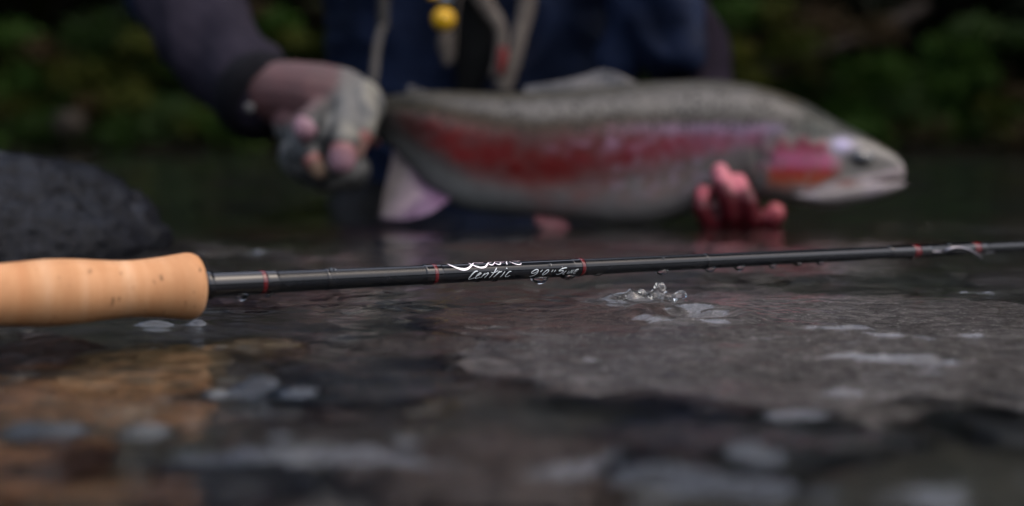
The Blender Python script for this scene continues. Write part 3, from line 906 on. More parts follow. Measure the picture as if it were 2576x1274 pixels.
# ------------------------------------------------------------------ water drops on the rod
gl = NT('clear_water'); gl.set(Roughness=0.0, IOR=1.333, Transmission_Weight=1.0); gl.bsdf.inputs['Base Color'].default_value = (0.97, 0.98, 0.98, 1)
def drop(px, w_px, hang_px, label, th0=-1.35):
    s = s_of(px); r = blank_r(s); d = 0.615 + (0.90 - 0.615) * s / RL
    w = 1.15 * w_px / FPX * d / 2; hgt = 1.3 * hang_px / FPX * d
    v, f = ICO4[0].copy() if False else ico(4)[0], ico(4)[1]
    low = v[:, 2] < 0
    x = v[:, 0] * w * np.where(v[:, 2] > 0, 1.0, 1 - 0.25 * (-v[:, 2]) ** 2)
    y = v[:, 1] * min(w, r * 0.8)
    z = np.where(low, v[:, 2] * hgt, v[:, 2] * 0.0012)
    c = rod_a + AX * s + Vector((0, 0, -r * 0.93)) - AY * 0.0004
    pts = np.stack([np.array(AX) * a + np.array(AY) * b2 + np.array((0, 0, 1.0)) * c2 for a, b2, c2 in zip(x, y, z)])
    o = link_mesh('water_drop', mesh_np('water_drop', pts, f), gl.m)
    o.location = c
    tag(o, label, 'water drop', 'water drops hanging from the rod')
for px, w, h, lab in [(606, 34, 13, 'big clear drop hanging from the black winding next to the cork grip'),
                      (672, 24, 9, 'small drop hanging just right of the first red winding'),
                      (1356, 44, 13, 'widest drop hanging below the lettered part of the rod'),
                      (1426, 36, 8, 'flat drop hanging just left of the third red winding'),
                      (1241, 20, 3.5, 'tiny flat drop below the middle of the lettering'),
                      (1200, 16, 3, 'tiny drop below the left end of the lettering'),
                      (1500, 24, 3.5, 'low drop just right of the third red winding'),
                      (1663, 30, 9, 'drop hanging over the splash in the water'),
                      (1784, 26, 8, 'drop hanging right of the dark joint ring'),
                      (1858, 26, 9, 'first of the small drops right of the joint ring drop'),
                      (1942, 18, 8, 'narrow drop midway between the joint ring and the guide'),
                      (2005, 22, 5, 'flat drop right of the narrow drop'),
                      (2062, 18, 7, 'small drop on the far part of the rod before the guide'),
                      (2290, 18, 6, 'drop hanging under the red winding before the guide')]:
    drop(px, w, h, lab)
def bead(px, th, r0, label):
    s = s_of(px); r = blank_r(s)
    v, f = ico(3)
    o = link_mesh('water_bead', mesh_np('water_bead', v * np.array([r0, r0, r0]), f), gl.m)
    o.location = on_rod(s, th, r + r0 * 0.15)
    tag(o, label, 'water bead', 'water beads on top of the rod')
bead(1374, 0.55, 0.0010, 'round bead on the shiny band above the size lettering')
bead(1402, 0.12, 0.0009, 'bead touching the numeral near the end of the lettering')
bead(1301, 0.95, 0.0007, 'bead near the top edge behind the script lettering')
bead(829, 1.2, 0.0010, 'bead on top of the rod at the first joint ring')
bead(838, 1.15, 0.0009, 'smaller bead on top of the rod beside the joint ring bead')
bead(1660, 0.75, 0.0008, 'bead on top of the ridged part of the rod')

# ------------------------------------------------------------------ splash
V, F = [], []
blobs = []
for t_ in np.linspace(0, 1, 17):
    blobs.append((1560 + 130 * t_, 768 - 20 * math.sin(pi * t_) ** 1.3 * (0.5 + 0.9 * t_) + rng.normal() * 4, .0012 + .0014 * rng.random() + .0012 * t_))
for t_ in np.linspace(0, 1, 8):
    blobs.append((1640 + 34 * t_ + rng.normal() * 5, 762 - 34 * math.sin(pi * t_ * .9), .0018 + .0016 * rng.random()))
for t_ in np.linspace(0, 1, 10):
    blobs.append((1672 + 52 * t_, 748 + 8 * math.sin(5 * t_) + 8 * t_, .0015 + .001 * rng.random()))
for (px, py, r) in blobs:
    c = Vector((0, SPL.y + rng.normal() * 0.002, 0))
    c.x = (px - 1288) / FPX * c.y
    c.z = CAM_H - (py - 365) / FPX * c.y + 0.001
    add_sphere(V, F, c, (r, r * 0.8, r * 1.1), nu=8, nv=12)
spl = fuse('water_splash', V, F, gl.m, None, 0.0007, 2)
tag(spl, 'small upright splash of clear water below the ridged part of the rod', 'splash')

# ------------------------------------------------------------------ the trout
FD = 1.47
def fish_depth(px): return 1.47 + 0.07 * np.clip((1100 - px) / 250, 0, 1.5) ** 2 - 0.02 * np.clip((px - 1700) / 500, 0, 1.2)
TOP = np.array([(800, 262), (870, 256), (940, 248), (1000, 238), (1060, 229), (1150, 230), (1250, 234), (1350, 232), (1450, 225), (1550, 214), (1650, 205), (1750, 201), (1830, 203), (1905, 215), (1970, 234), (2030, 258), (2080, 287), (2127, 315), (2170, 337), (2205, 357), (2235, 376), (2256, 392), (2270, 409), (2276, 428)], float)
BOT = np.array([(800, 330), (870, 333), (940, 346), (990, 376), (1030, 425), (1066, 465), (1110, 500), (1150, 522), (1200, 533), (1270, 539), (1343, 544), (1450, 556), (1550, 568), (1640, 564), (1700, 548), (1750, 530), (1820, 512), (1900, 502), (1961, 506), (2016, 518), (2060, 516), (2100, 508), (2150, 490), (2205, 468), (2240, 452), (2262, 449), (2275, 446)], float)
WID = np.array([(800, .010), (900, .012), (1000, .019), (1150, .033), (1350, .043), (1600, .047), (1850, .045), (1960, .044), (2050, .040), (2130, .033), (2200, .025), (2250, .019), (2268, .015), (2275, .011)], float)
xs = np.concatenate([np.linspace(800, 2240, 330), np.linspace(2243, 2275, 16)])
top = np.interp(xs, *TOP.T); bot = np.interp(xs, *BOT.T); wid = np.interp(xs, *WID.T)
ker = np.hanning(15); ker /= ker.sum()
def sm(a, m=290):
    b = np.convolve(np.pad(a, 7, mode='edge'), ker, 'valid'); b[-20:] = a[-20:]; return b
top, bot, wid = sm(top), sm(bot), sm(wid)
NV = 120
ang = np.linspace(0, 2 * pi, NV, endpoint=False)           # 0 = near side, pi/2 = top
def lerp_stops(x, stops):
    xs_ = [s[0] for s in stops]; c = np.array([s[1] for s in stops])
    return np.stack([np.interp(x, xs_, c[:, k]) for k in range(3)], -1)
def smooth01(t): t = np.clip(t, 0, 1); return t * t * (3 - 2 * t)
FV = []; FCc = []
for i, x in enumerate(xs):
    d = fish_depth(x)
    mid = (top[i] + bot[i]) / 2; half = (bot[i] - top[i]) / 2
    ca, sa = np.cos(ang), np.sin(ang)
    e = np.interp(x, [800, 1900, 2050], [.80, .76, .64])
    yy = mid - half * np.sign(sa) * np.abs(sa) ** e
    ww = wid[i] * np.sign(ca) * np.abs(ca) ** e
    # gill cover stands proud and ends in an edge behind; hollow in front of the eye
    gx_, gy_ = (x - 2010) / 98.0, (yy - 420) / 78.0
    g = gx_ ** 2 + gy_ ** 2
    g = g + 0.6 * noise(x / 36.0, yy / 30.0, 7.7) - 0.35 * np.exp(-((x - 1930) / 30.0) ** 2 - ((yy - 365) / 22.0) ** 2) + 0.12 * noise(x / 12.0, yy / 12.0, 2.7)
    ww = ww * (1 + 0.05 * smooth01((1.0 - g) / 0.25))
    ww = ww * (1 - 0.06 * np.exp(-((x - 1905 + 0.0016 * (yy - 420) ** 2 * 0 ) / 9.0) ** 2) * smooth01((80 - np.abs(yy - 430)) / 30))
    for k in range(NV):
        FV.append(P(x, yy[k], d - ww[k]))
    # ---- colour of the skin, with sheen, highlights and shadow painted in
    yv = yy + 4 * noise(x / 30.0, yy / 30.0, 0.4)
    v = (mid - yv) / half
    back = np.array([(0.25, 0.235, 0.215)]) * np.ones((NV, 1))  # back kept pale to carry the sky sheen in its colour
    oliv = np.array([(0.055, 0.045, 0.02)])
    belly = lerp_stops(np.full(NV, x), [(900, (.13, .13, .12)), (1200, (.20, .20, .19)), (1500, (.25, .235, .22)), (1800, (.29, .27, .25)), (2100, (.42, .39, .35))])
    sc = np.interp(x, [900, 1000, 1100, 1200, 1350, 1450, 1550, 1700, 1850, 1950], [290, 305, 345, 385, 410, 402, 385, 368, 350, 345])
    sw = np.interp(x, [900, 1000, 1100, 1200, 1400, 1550, 1700, 1850, 1950, 2000], [14, 26, 46, 62, 66, 58, 44, 28, 22, 10])
    red = lerp_stops(np.full(NV, x), [(900, (.10, .05, .04)), (1060, (.17, .025, .02)), (1150, (.30, .012, .008)), (1350, (.25, .012, .006)), (1500, (.26, .016, .016)), (1650, (.34, .035, .055)), (1850, (.5, .13, .20)), (1950, (.4, .2, .28))])
    c = belly.copy()
    upz = smooth01((sc - sw * 0.7 - yv) / 28.0 + 0.3)[:, None]
    c = c * (1 - upz) + back * upz
    olz = np.exp(-((yv - (sc - sw - 22)) / 26.0) ** 2)[:, None] * np.interp(x, [1000, 1500, 2000], [0.95, 0.8, 0.4])
    c = c * (1 - olz) + oliv * olz
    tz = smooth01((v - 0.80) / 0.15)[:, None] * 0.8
    c = c * (1 - tz) + np.array([(0.09, 0.075, 0.03)]) * tz  # reflection of the bank along the top edge, painted in olive
    rz = np.exp(-(np.abs(yv - sc) / sw) ** 3.0) * (0.9 + 0.3 * noise(x / 45.0, yy / 30.0, 1.4)) * smooth01((x - 960) / 90.0) * smooth01((1960 - x) / 60.0)
    rz = np.clip(rz, 0, 1)[:, None]
    c = c * (1 - rz) + red * rz
    # blush under the stripe
    bz = np.exp(-((yv - sc - 85) / 45.0) ** 2) * np.interp(x, [1250, 1450, 1750, 1900], [0, .5, .35, 0]) * (0.6 + 0.9 * noise(x / 60.0, yy / 45.0, 3.0))
    bz = np.clip(bz, 0, 1)[:, None]
    c = c * (1 - bz) + np.array([(.34, .12, .10)]) * bz
    # lilac highlight painted above the stripe near the head
    lz = np.exp(-((yv - 326) / 13.0) ** 2)[:, None] * np.interp(x, [1500, 1650, 1800, 1950, 1990], [0, .4, .8, .7, 0])
    c = c * (1 - lz) + np.array([(.52, .38, .56)]) * lz
    pk = np.clip(1.6 * noise(x / 38.0, yy / 14.0, 9.0), 0, 1) * np.exp(-((yv - sc + sw * 0.55) / 26.0) ** 2) * smooth01((x - 1330) / 150.0) * smooth01((1980 - x) / 60.0)
    c = c * (1 - pk[:, None]) + np.array([(.62, .36, .50)]) * pk[:, None]  # broken wet highlights painted along the upper edge of the stripe
    pk = np.clip(1.3 * noise(x / 30.0, yy / 24.0, 12.0), 0, .6) * np.exp(-((yv - sc - 60) / 50.0) ** 2) * smooth01((x - 1450) / 150.0) * smooth01((1900 - x) / 60.0)
    c = c * (1 - pk[:, None]) + np.array([(.52, .42, .52)]) * pk[:, None]  # more wet highlights painted on the flank below the stripe
    # head
    hz = smooth01((x - 1985) / 60.0) * smooth01((365 - yv) / 30.0)[:, None]
    c = c * (1 - hz) + np.array([(.11, .115, .10)]) * (1 + 0.6 * noise(x / 9.0, yy / 9.0, 4.4))[:, None] * hz
    gg = (smooth01((1.22 - g) / 0.85) * np.clip(0.9 + 0.5 * noise(x / 22.0, yy / 16.0, 5.0), 0, 1))[:, None]
    gc = lerp_stops(yv, [(345, (.35, .05, .10)), (375, (.5, .05, .11)), (398, (.95, .28, .50)), (416, (.9, .24, .42)), (432, (.6, .07, .06)), (448, (.48, .09, .03)), (475, (.42, .22, .17))])  # red to orange skin; the pink middle is a painted highlight
    c = c * (1 - gg) + gc * gg
    dk = np.exp(-((x - 1880 - 0.25 * (yv - 430)) / 30.0) ** 2) * np.exp(-((yv - 450) / 48.0) ** 2)  # shadow behind the gill cover, put into the colour
    dk = np.array([dk * 0.8]).reshape(-1, 1)
    c = c * (1 - dk) + np.array([(.06, .03, .03)]) * dk
    eyez = (np.exp(-(((x - 2162) / 34.0) ** 2 + ((yv - 399) / 21.0) ** 2) ** 1.5) * .95).reshape(-1, 1)
    c = c * (1 - eyez) + np.array([(.035, .04, .042)]) * eyez
    ck = (np.exp(-((x - 2118) / 26.0) ** 2) * np.exp(-((yv - 366) / 18.0) ** 2) * .95).reshape(-1, 1)
    c = c * (1 - ck) + np.array([(.8, .72, 1.0)]) * ck
    jw = (smooth01((x - 1975) / 90.0) * smooth01((yv - 462 + 0.24 * max(0, x - 2040)) / 22.0)).reshape(-1, 1)
    c = c * (1 - jw) + np.array([(.72, .62, .60)]) * jw
    ro = (np.exp(-((x - 2130) / 26.0) ** 2) * np.exp(-((yv - 462) / 10.0) ** 2) * .8).reshape(-1, 1)
    c = c * (1 - ro) + np.array([(.4, .12, .07)]) * ro
    FCc.append(np.clip(c ** 1.12 * (0.55 + 0.85 * smooth01((-0.25 - v) / 0.5) + 0.40 * smooth01((v - 0.2) / 0.25) * smooth01((0.85 - v) / 0.15))[:, None], 0.004, 1))  # back sheen and bounce light on the white belly, put into the colour
nfx = len(xs)
faces = [tuple(q) for q in grid_faces(nfx, NV, True)]
faces.append(tuple(range(NV))); faces.append(tuple((nfx - 1) * NV + k for k in range(NV))[::-1])
fm = mesh_py('fish_body', FV, faces)
bm = bmesh.new(); bm.from_mesh(fm); bmesh.ops.recalc_face_normals(bm, faces=bm.faces); bm.to_mesh(fm); bm.free()
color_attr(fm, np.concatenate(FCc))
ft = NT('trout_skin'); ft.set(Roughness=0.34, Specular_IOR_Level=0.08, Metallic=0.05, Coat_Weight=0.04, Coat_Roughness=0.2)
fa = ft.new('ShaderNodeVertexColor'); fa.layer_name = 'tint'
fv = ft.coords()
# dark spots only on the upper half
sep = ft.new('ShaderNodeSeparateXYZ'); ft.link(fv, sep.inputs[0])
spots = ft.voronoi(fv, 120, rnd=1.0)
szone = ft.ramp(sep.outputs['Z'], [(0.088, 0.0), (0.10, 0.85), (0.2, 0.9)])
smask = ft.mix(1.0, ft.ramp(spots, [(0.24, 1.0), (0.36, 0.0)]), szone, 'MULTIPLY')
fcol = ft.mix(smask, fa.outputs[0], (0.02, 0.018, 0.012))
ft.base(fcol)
scl = ft.voronoi(fv, 420)
fb_ = ft.bump(ft.noise(fv, 34, 4, 0.6), 0.45, 0.006)
ft.bump(scl, 0.5, 0.0012, fb_)
fish = empty('rainbow_trout', P(1600, 400, FD))
tag(fish, 'large rainbow trout with red stripe held sideways just above the water', 'fish')
link_mesh('body', fm, ft.m, fish)

# lower jaw
JT = [(2000, 486), (2030, 480), (2060, 472), (2100, 466), (2150, 458), (2200, 452), (2235, 456), (2262, 455), (2276, 456)]
JB = [(2000, 502), (2030, 512), (2060, 522), (2100, 522), (2150, 513), (2200, 502), (2235, 492), (2262, 479), (2276, 468)]
JW = [(2030, .034), (2060, .0325), (2100, .030), (2150, .025), (2200, .019), (2235, .017), (2262, .012), (2276, .007)]
jx = np.linspace(2002, 2276, 60)
V = []
for x in jx:
    t, b2, w = np.interp(x, *np.array(JT).T), np.interp(x, *np.array(JB).T), np.interp(x, *np.array(JW).T)
    w = float(np.interp(x, *WID.T) * np.interp(x, [2000, 2110], [.90, .985]))
    for a in np.linspace(0, 2 * pi, 40, endpoint=False):
        sa2, ca2 = np.sign(sin(a)) * abs(sin(a)) ** .7, np.sign(cos(a)) * abs(cos(a)) ** .7
        V.append(P(x, (t + b2) / 2 - (b2 - t) / 2 * sa2, fish_depth(x) - w * ca2))
F = [tuple(q) for q in grid_faces(60, 40, True)] + [tuple(range(40)), tuple(59 * 40 + k for k in range(40))[::-1]]
m_jaw = NT('trout_jaw'); m_jaw.set(Roughness=0.3, Specular_IOR_Level=0.3)
m_jaw.base(m_jaw.ramp(m_jaw.noise(m_jaw.coords(), 40, 4), [(0.3, (.17, .15, .14)), (0.5, (.26, .22, .21)), (0.75, (.34, .285, .32))]))
jm = mesh_py('lower_jaw', V, F)
bm = bmesh.new(); bm.from_mesh(jm); bmesh.ops.recalc_face_normals(bm, faces=bm.faces); bm.to_mesh(jm); bm.free()
link_mesh('lower_jaw', jm, m_jaw.m, fish)
# upper jaw bone (maxilla)
m_max = simple('jaw_bone', (.26, .19, .19), 0.35, var=0.2)
for sgn in (-1, 1):
    pts = []
    for x, y in [(2262, 444), (2225, 446), (2185, 449), (2145, 455), (2110, 463), (2095, 466)]:
        pts.append(P(x, y, fish_depth(x) - sgn * (np.interp(x, *WID.T) * 0.80 + 0.0)))
    tube('upper_jaw_bone', pts, [.0012, .0024, .0032, .0036, .0034, .0018], m_max, fish, 12)
# eyes
m_eye = NT('eye_iris'); m_eye.set(Roughness=0.12, Coat_Weight=1.0)
m_eye.base(m_eye.ramp(m_eye.noise(m_eye.coords(), 300, 3), [(0.3, (.012, .011, .008)), (0.7, (.04, .034, .02))]))
m_pup = simple('pupil', (.004, .004, .006), 0.08, coat=1.0)
for sgn in (-1, 1):
    c = P(2166, 398, fish_depth(2166) - sgn * 0.0262)
    V, F = [], []
    add_sphere(V, F, c, (0.0118, 0.0078, 0.0092), nu=16, nv=24)
    e = link_mesh('eye', mesh_py('eye', V, F), m_eye.m, fish)
    V, F = [], []
    add_sphere(V, F, P(2168, 398, fish_depth(2166) - sgn * 0.0300), (0.0080, 0.0052, 0.0064), nu=14, nv=20)
    link_mesh('pupil', mesh_py('pupil', V, F), m_pup, e)
# nostril
V, F = [], []
add_sphere(V, F, P(2222, 398, fish_depth(2222) - 0.0185), (0.0022, 0.0015, 0.0016), nu=8, nv=12)
link_mesh('nostril', mesh_py('nostril', V, F), m_pup, fish)

def fin_mat(name, c1, c2, rough=0.3):
    t = NT(name); t.set(Roughness=rough, Specular_IOR_Level=0.25)
    va = t.new('ShaderNodeVertexColor'); va.layer_name = 'tint'
    t.base(t.mix(1.0, t.ramp(t.noise(t.coords(), 60, 5), [(0.3, c1), (0.7, c2)]), va.outputs[0], 'MULTIPLY'))
    return t.m
def fin(name, base, tip, d0, d1, mat, rays=16, th=0.0012, shade_from=0):
    """base and tip: polylines (px, py); the fin spans them with raised rays"""
    n = rays * 6 + 1
    bc_, tc_ = smooth_curve(base, 8), smooth_curve(tip, 8)
    bi = np.stack([np.interp(np.linspace(0, 1, n), np.linspace(0, 1, len(bc_)), bc_[:, k]) for k in range(2)], 1)
    ti = np.stack([np.interp(np.linspace(0, 1, n), np.linspace(0, 1, len(tc_)), tc_[:, k]) for k in range(2)], 1)
    m = 12; V = []
    for side in (1, -1):
        for j in range(m):
            t = j / (m - 1)
            for i in range(n):
                q = bi[i] * (1 - t) + ti[i] * t
                h = th * (0.35 + 0.65 * (0.5 + 0.5 * cos(i / 6 * 2 * pi))) * (1 - 0.75 * t)
                wob = 0.0015 * sin(t * 3 + i * 0.12)
                V.append(P(q[0], q[1], d0 * (1 - t) + d1 * t + wob - side * h))
    FC = []
    for side in (1, -1):
        for j in range(m):
            for i in range(n):
                k_ = 0.55 + 0.45 * (0.5 + 0.5 * cos(i / 6 * 2 * pi))
                if shade_from: k_ *= shade_from + (1 - shade_from) * float(smooth01(i / n * 1.7 - 0.38 + 0.15 * j / m))
                FC.append((k_,) * 3)
    g = grid_faces(m, n); off = m * n
    F = [tuple(q) for q in g] + [tuple(q[::-1] + off) for q in g]
    for i in range(n - 1):
        F.append((i, i + 1, off + i + 1, off + i)); k = (m - 1) * n
        F.append((k + i + 1, k + i, off + k + i, off + k + i + 1))
    for j in range(m - 1):
        F.append(((j + 1) * n, j * n, off + j * n, off + (j + 1) * n)); e2 = n - 1
        F.append((j * n + e2, (j + 1) * n + e2, off + (j + 1) * n + e2, off + j * n + e2))
    me = mesh_py(name, V, F); color_attr(me, np.array(FC))
    return link_mesh(name, me, mat, fish)
m_dorsal = fin_mat('grey_fin', (.08, .075, .07), (.16, .15, .15))
m_anal = fin_mat('lilac_fin', (.19, .10, .19), (.38, .24, .36))
m_pelvic = fin_mat('pink_fin', (.15, .04, .05), (.2, .11, .12))
fin('dorsal_fin', [(1320, 240), (1420, 236), (1520, 226), (1625, 216)], [(1318, 218), (1400, 206), (1470, 190), (1515, 176), (1560, 188), (1612, 212)], 1.47, 1.475, m_dorsal, 14)
fin('adipose_fin', [(1085, 234), (1050, 236), (1030, 242)], [(1050, 220), (1032, 214), (1022, 222)], 1.473, 1.473, m_dorsal, 4)
fin('anal_fin', [(992, 366), (1040, 400), (1090, 445), (1138, 492)], [(952, 552), (965, 558), (1020, 556), (1080, 538), (1125, 508)], 1.47, 1.43, m_anal, 16, 0.0016, 0.10)
fin('pelvic_fin', [(1345, 540), (1380, 546), (1410, 550)], [(1348, 562), (1390, 578), (1440, 576)], 1.445, 1.42, m_pelvic, 8)
fin('pectoral_fin', [(1885, 478), (1880, 488), (1872, 498)], [(1760, 520), (1765, 540), (1790, 556)], 1.43, 1.435, m_pelvic, 9)
fin('caudal_fin', [(815, 262), (812, 295), (815, 330)], [(745, 330), (760, 380), (745, 450)], 1.55, 1.66, m_dorsal, 18, 0.002)

# ------------------------------------------------------------------ the angler
st = NT('skin'); st.set(Roughness=0.42, Subsurface_Weight=0.05, Subsurface_Scale=0.005, Specular_IOR_Level=0.2, Coat_Weight=0.05, Coat_Roughness=0.2)
sv = st.coords()
st.base(st.ramp(st.noise(sv, 35, 5), [(0.3, (.40, .13, .12)), (0.7, (.58, .25, .22))]))
person = empty('person', (-0.07, 2.05, -0.1))
tag(person, 'angler in dark jacket kneeling in the river and holding the trout with both hands', 'person')

V, F = [], []
cx = -0.055
# torso, neck, head
chain(V, F, [(Vector((cx, 2.12, -0.05)), .12), (Vector((cx, 2.08, 0.15)), .11), (Vector((cx, 2.04, 0.36)), .11), (Vector((cx, 2.01, 0.5)), .08)])
chain(V, F, [(Vector((cx - .17, 1.98, .52)), .07), (Vector((cx + .17, 1.98, .52)), .07)])
chain(V, F, [(Vector((cx, 1.97, .55)), .062), (Vector((cx, 1.91, .66)), .055)])
Mh = Matrix.Rotation(R(18), 3, 'X')
add_sphere(V, F, (cx, 1.875, .755), (.075, .095, .112), Mh, 20, 28)
add_sphere(V, F, (cx, 1.83, .69), (.05, .055, .05), Mh)                  # jaw
add_sphere(V, F, (cx, 1.775, .735), (.013, .02, .024), Mh)               # nose
for s_ in (-1, 1):
    add_sphere(V, F, (cx + s_ * .077, 1.885, .745), (.012, .02, .03))     # ears
    add_sphere(V, F, (cx + s_ * .03, 1.795, .775), (.02, .012, .009))     # brows
add_sphere(V, F, (cx, 1.788, .695), (.024, .012, .009))                  # lips
# legs, kneeling
for s_ in (-1, 1):
    chain(V, F, [(Vector((cx + s_ * .10, 2.12, -.06)), .10), (Vector((cx + s_ * .19, 1.82, -.16)), .072), (Vector((cx + s_ * .17, 2.15, -.26)), .06), (Vector((cx + s_ * .16, 2.32, -.24)), .045)])
# arms
ELB_L, WR_L = P(420, -110, 1.70), P(700, 238, 1.475)
chain(V, F, [(Vector((cx - .19, 1.98, .51)), .062), (ELB_L, .045), (P(520, 95, 1.60), .040), (P(590, 175, 1.545), .036), (WR_L, .028)])
ELB_R, WR_R = P(1690, 30, 1.88), P(1850, 560, 1.53)
chain(V, F, [(Vector((cx + .19, 1.98, .51)), .062), (ELB_R, .034), (P(1765, 250, 1.80), .030), (P(1810, 400, 1.64), .032), (WR_R, .027)])
# viewer's left hand: grips the wrist of the tail from above
palm_pts = [(P(745, 240, 1.465), .030), (P(800, 250, 1.455), .033), (P(855, 262, 1.45), .033), (P(898, 268, 1.45), .026)]
chain(V, F, palm_pts)
chain(V, F, [(P(760, 300, 1.46), .026), (P(830, 310, 1.45), .026), (P(890, 300, 1.45), .022)])
fingers_l = [
    [(P(905, 240, 1.435), .0125), (P(922, 290, 1.415), .0112), (P(912, 340, 1.405), .0105), (P(894, 382, 1.41), .0095)],
    [(P(868, 262, 1.425), .0130), (P(872, 320, 1.40), .0120), (P(864, 375, 1.388), .0140), (P(860, 404, 1.390), .0145)],
    [(P(812, 275, 1.425), .0125), (P(790, 300, 1.402), .0118), (P(772, 312, 1.392), .0128), (P(768, 324, 1.390), .0128)],
    [(P(770, 310, 1.435), .0118), (P(765, 360, 1.41), .0110), (P(785, 402, 1.398), .0100), (P(803, 432, 1.400), .0092)],
    [(P(880, 250, 1.48), .0145), (P(925, 300, 1.52), .0125), (P(935, 350, 1.53), .0110)]]     # thumb on the far side
for fch in fingers_l: chain(V, F, fch)
# viewer's right hand: cups the belly from below, fingers up on the near side
chain(V, F, [(P(1850, 590, 1.50), .032), (P(1855, 605, 1.46), .034), (P(1860, 600, 1.435), .026)])
fingers_r = [
    [(P(1838, 585, 1.43), .0105), (P(1838, 540, 1.405), .0100), (P(1826, 490, 1.398), .0098), (P(1811, 432, 1.405), .0094)],
    [(P(1885, 590, 1.43), .0104), (P(1892, 550, 1.405), .0100), (P(1881, 505, 1.398), .0096), (P(1858, 455, 1.405), .0086)],
    [(P(1800, 590, 1.435), .0105), (P(1780, 560, 1.41), .0092), (P(1764, 525, 1.402), .0086), (P(1768, 482, 1.408), .0078)],
    [(P(1900, 600, 1.445), .0125), (P(1930, 575, 1.42), .0118), (P(1950, 535, 1.405), .0108)]]
for fch in fingers_r: chain(V, F, fch)
body = fuse('body', V, F, st.m, person, 0.0032, 5)
# colour: pale pink fingertips and nail beds, darker red cold fingers
co = np.empty(len(body.data.vertices) * 3, dtype=np.float32); body.data.vertices.foreach_get('co', co); co = co.reshape(-1, 3)
cols = np.ones((len(co), 3)) * np.array([(.42, .17, .15)])
tips = [(P(860, 405, 1.385), .017, (.62, .36, .42)), (P(769, 318, 1.385), .017, (.58, .34, .40)), (P(894, 378, 1.40), .014, (.70, .42, .33)), (P(803, 432, 1.395), .013, (.38, .26, .17)),
        (P(1811, 428, 1.395), .013, (1.0, .30, .36)), (P(1856, 452, 1.395), .012, (.9, .22, .28)), (P(1768, 480, 1.40), .010, (.6, .10, .14)), (P(1950, 533, 1.398), .012, (.6, .12, .14))]
hand_r = (co[:, 2] < 0.07) & (co[:, 0] > .15) & (co[:, 1] < 1.56)
cols[hand_r] = (.12, .004, .010)
for c, r_, col in tips:
    dd = np.linalg.norm(co - np.array(c), axis=1)
    wgt = smooth01((r_ * 1.25 - dd) / (r_ * 0.7))[:, None]
    cols = cols * (1 - wgt) + np.array([col]) * wgt
color_attr(body.data, cols * 0.85)
sa_ = st.new('ShaderNodeVertexColor'); sa_.layer_name = 'tint'
st.base(st.mix(st.ramp(st.noise(sv, 60, 5), [(0.35, 0.0), (0.7, 0.35)]), sa_.outputs[0], (.07, .008, .010)))
# nails
m_nail = simple('fingernail', (.72, .42, .42), 0.25, coat=0.5)

def cloth(name, c1, c2, scale=40, rough=0.85, weave=1400, sheen=0.0):
    t = NT(name); t.set(Roughness=rough, Sheen_Weight=sheen, Specular_IOR_Level=0.05)
    v = t.coords()
    t.base(t.ramp(t.noise(v, scale, 6, 0.6), [(0.3, c1), (0.7, c2)]))
    b = t.bump(t.noise(v, 28, 4, 0.5, 0.5), 0.5, 0.006)
    t.bump(t.noise(v, weave, 2), 0.3, 0.0005, b)
    return t.m
m_navy = cloth('navy_nylon', (.004, .006, .015), (.026, .040, .090), 8, 0.6)
m_purple = cloth('grey_purple_fleece', (.018, .015, .024), (.034, .028, .041), 24)
m_wader = cloth('dark_wader', (.004, .0045, .005), (.009, .0095, .010), 20, 0.6)
m_cuff = cloth('black_cuff', (.006, .006, .008), (.012, .012, .015), 40)
m_tan = cloth('tan_webbing', (.12, .10, .085), (.21, .18, .15), 50)
m_blackc = cloth('black_shirt', (.005, .006, .006), (.012, .012, .012), 30)

# jacket
V, F = [], []
for k in range(17):
    t_ = k / 16
    add_sphere(V, F, (cx, 2.10 - .12 * t_, .02 + .48 * t_), (.195 + .02 * sin(pi * t_), .15 - .015 * t_ ** 3, .09), nu=12, nv=30)
chain(V, F, [(Vector((cx - .17, 1.98, .52)), .085), (Vector((cx + .17, 1.98, .52)), .085)])
chain(V, F, [(Vector((cx - .19, 1.98, .51)), .085), (ELB_L + Vector((.02, .05, .04)), .068), (P(455, -40, 1.68), .067)])
chain(V, F, [(Vector((cx + .20, 1.98, .51)), .085), (Vector((.18, 1.93, .38)), .072), (P(1645, -30, 1.86), .062), (P(1668, 60, 1.81), .050), (P(1690, 135, 1.79), .040)])
chain(V, F, [(P(1680, -60, 1.80), .045), (P(1700, 50, 1.77), .030), (P(1735, 150, 1.76), .020)])   # fold at the elbow
chain(V, F, [(P(1600, -60, 1.84), .05), (P(1600, 60, 1.83), .04), (P(1560, 150, 1.84), .03)])
jacket = fuse('jacket', V, F, m_navy, person, 0.0055, 5)
# folds in the jacket
co = np.empty(len(jacket.data.vertices) * 3, dtype=np.float32); jacket.data.vertices.foreach_get('co', co); co = co.reshape(-1, 3)
nn = np.empty(len(jacket.data.vertices) * 3, dtype=np.float32); jacket.data.vertices.foreach_get('normal', nn); nn = nn.reshape(-1, 3)
fo = np.abs(noise(co[:, 0] * 11 + co[:, 2] * 6, co[:, 1] * 8, co[:, 2] * 8 - co[:, 0] * 5))
co = co + nn * ((0.35 - fo) * 0.018)[:, None]
jacket.data.vertices.foreach_set('co', co.ravel().astype(np.float32)); jacket.data.update()
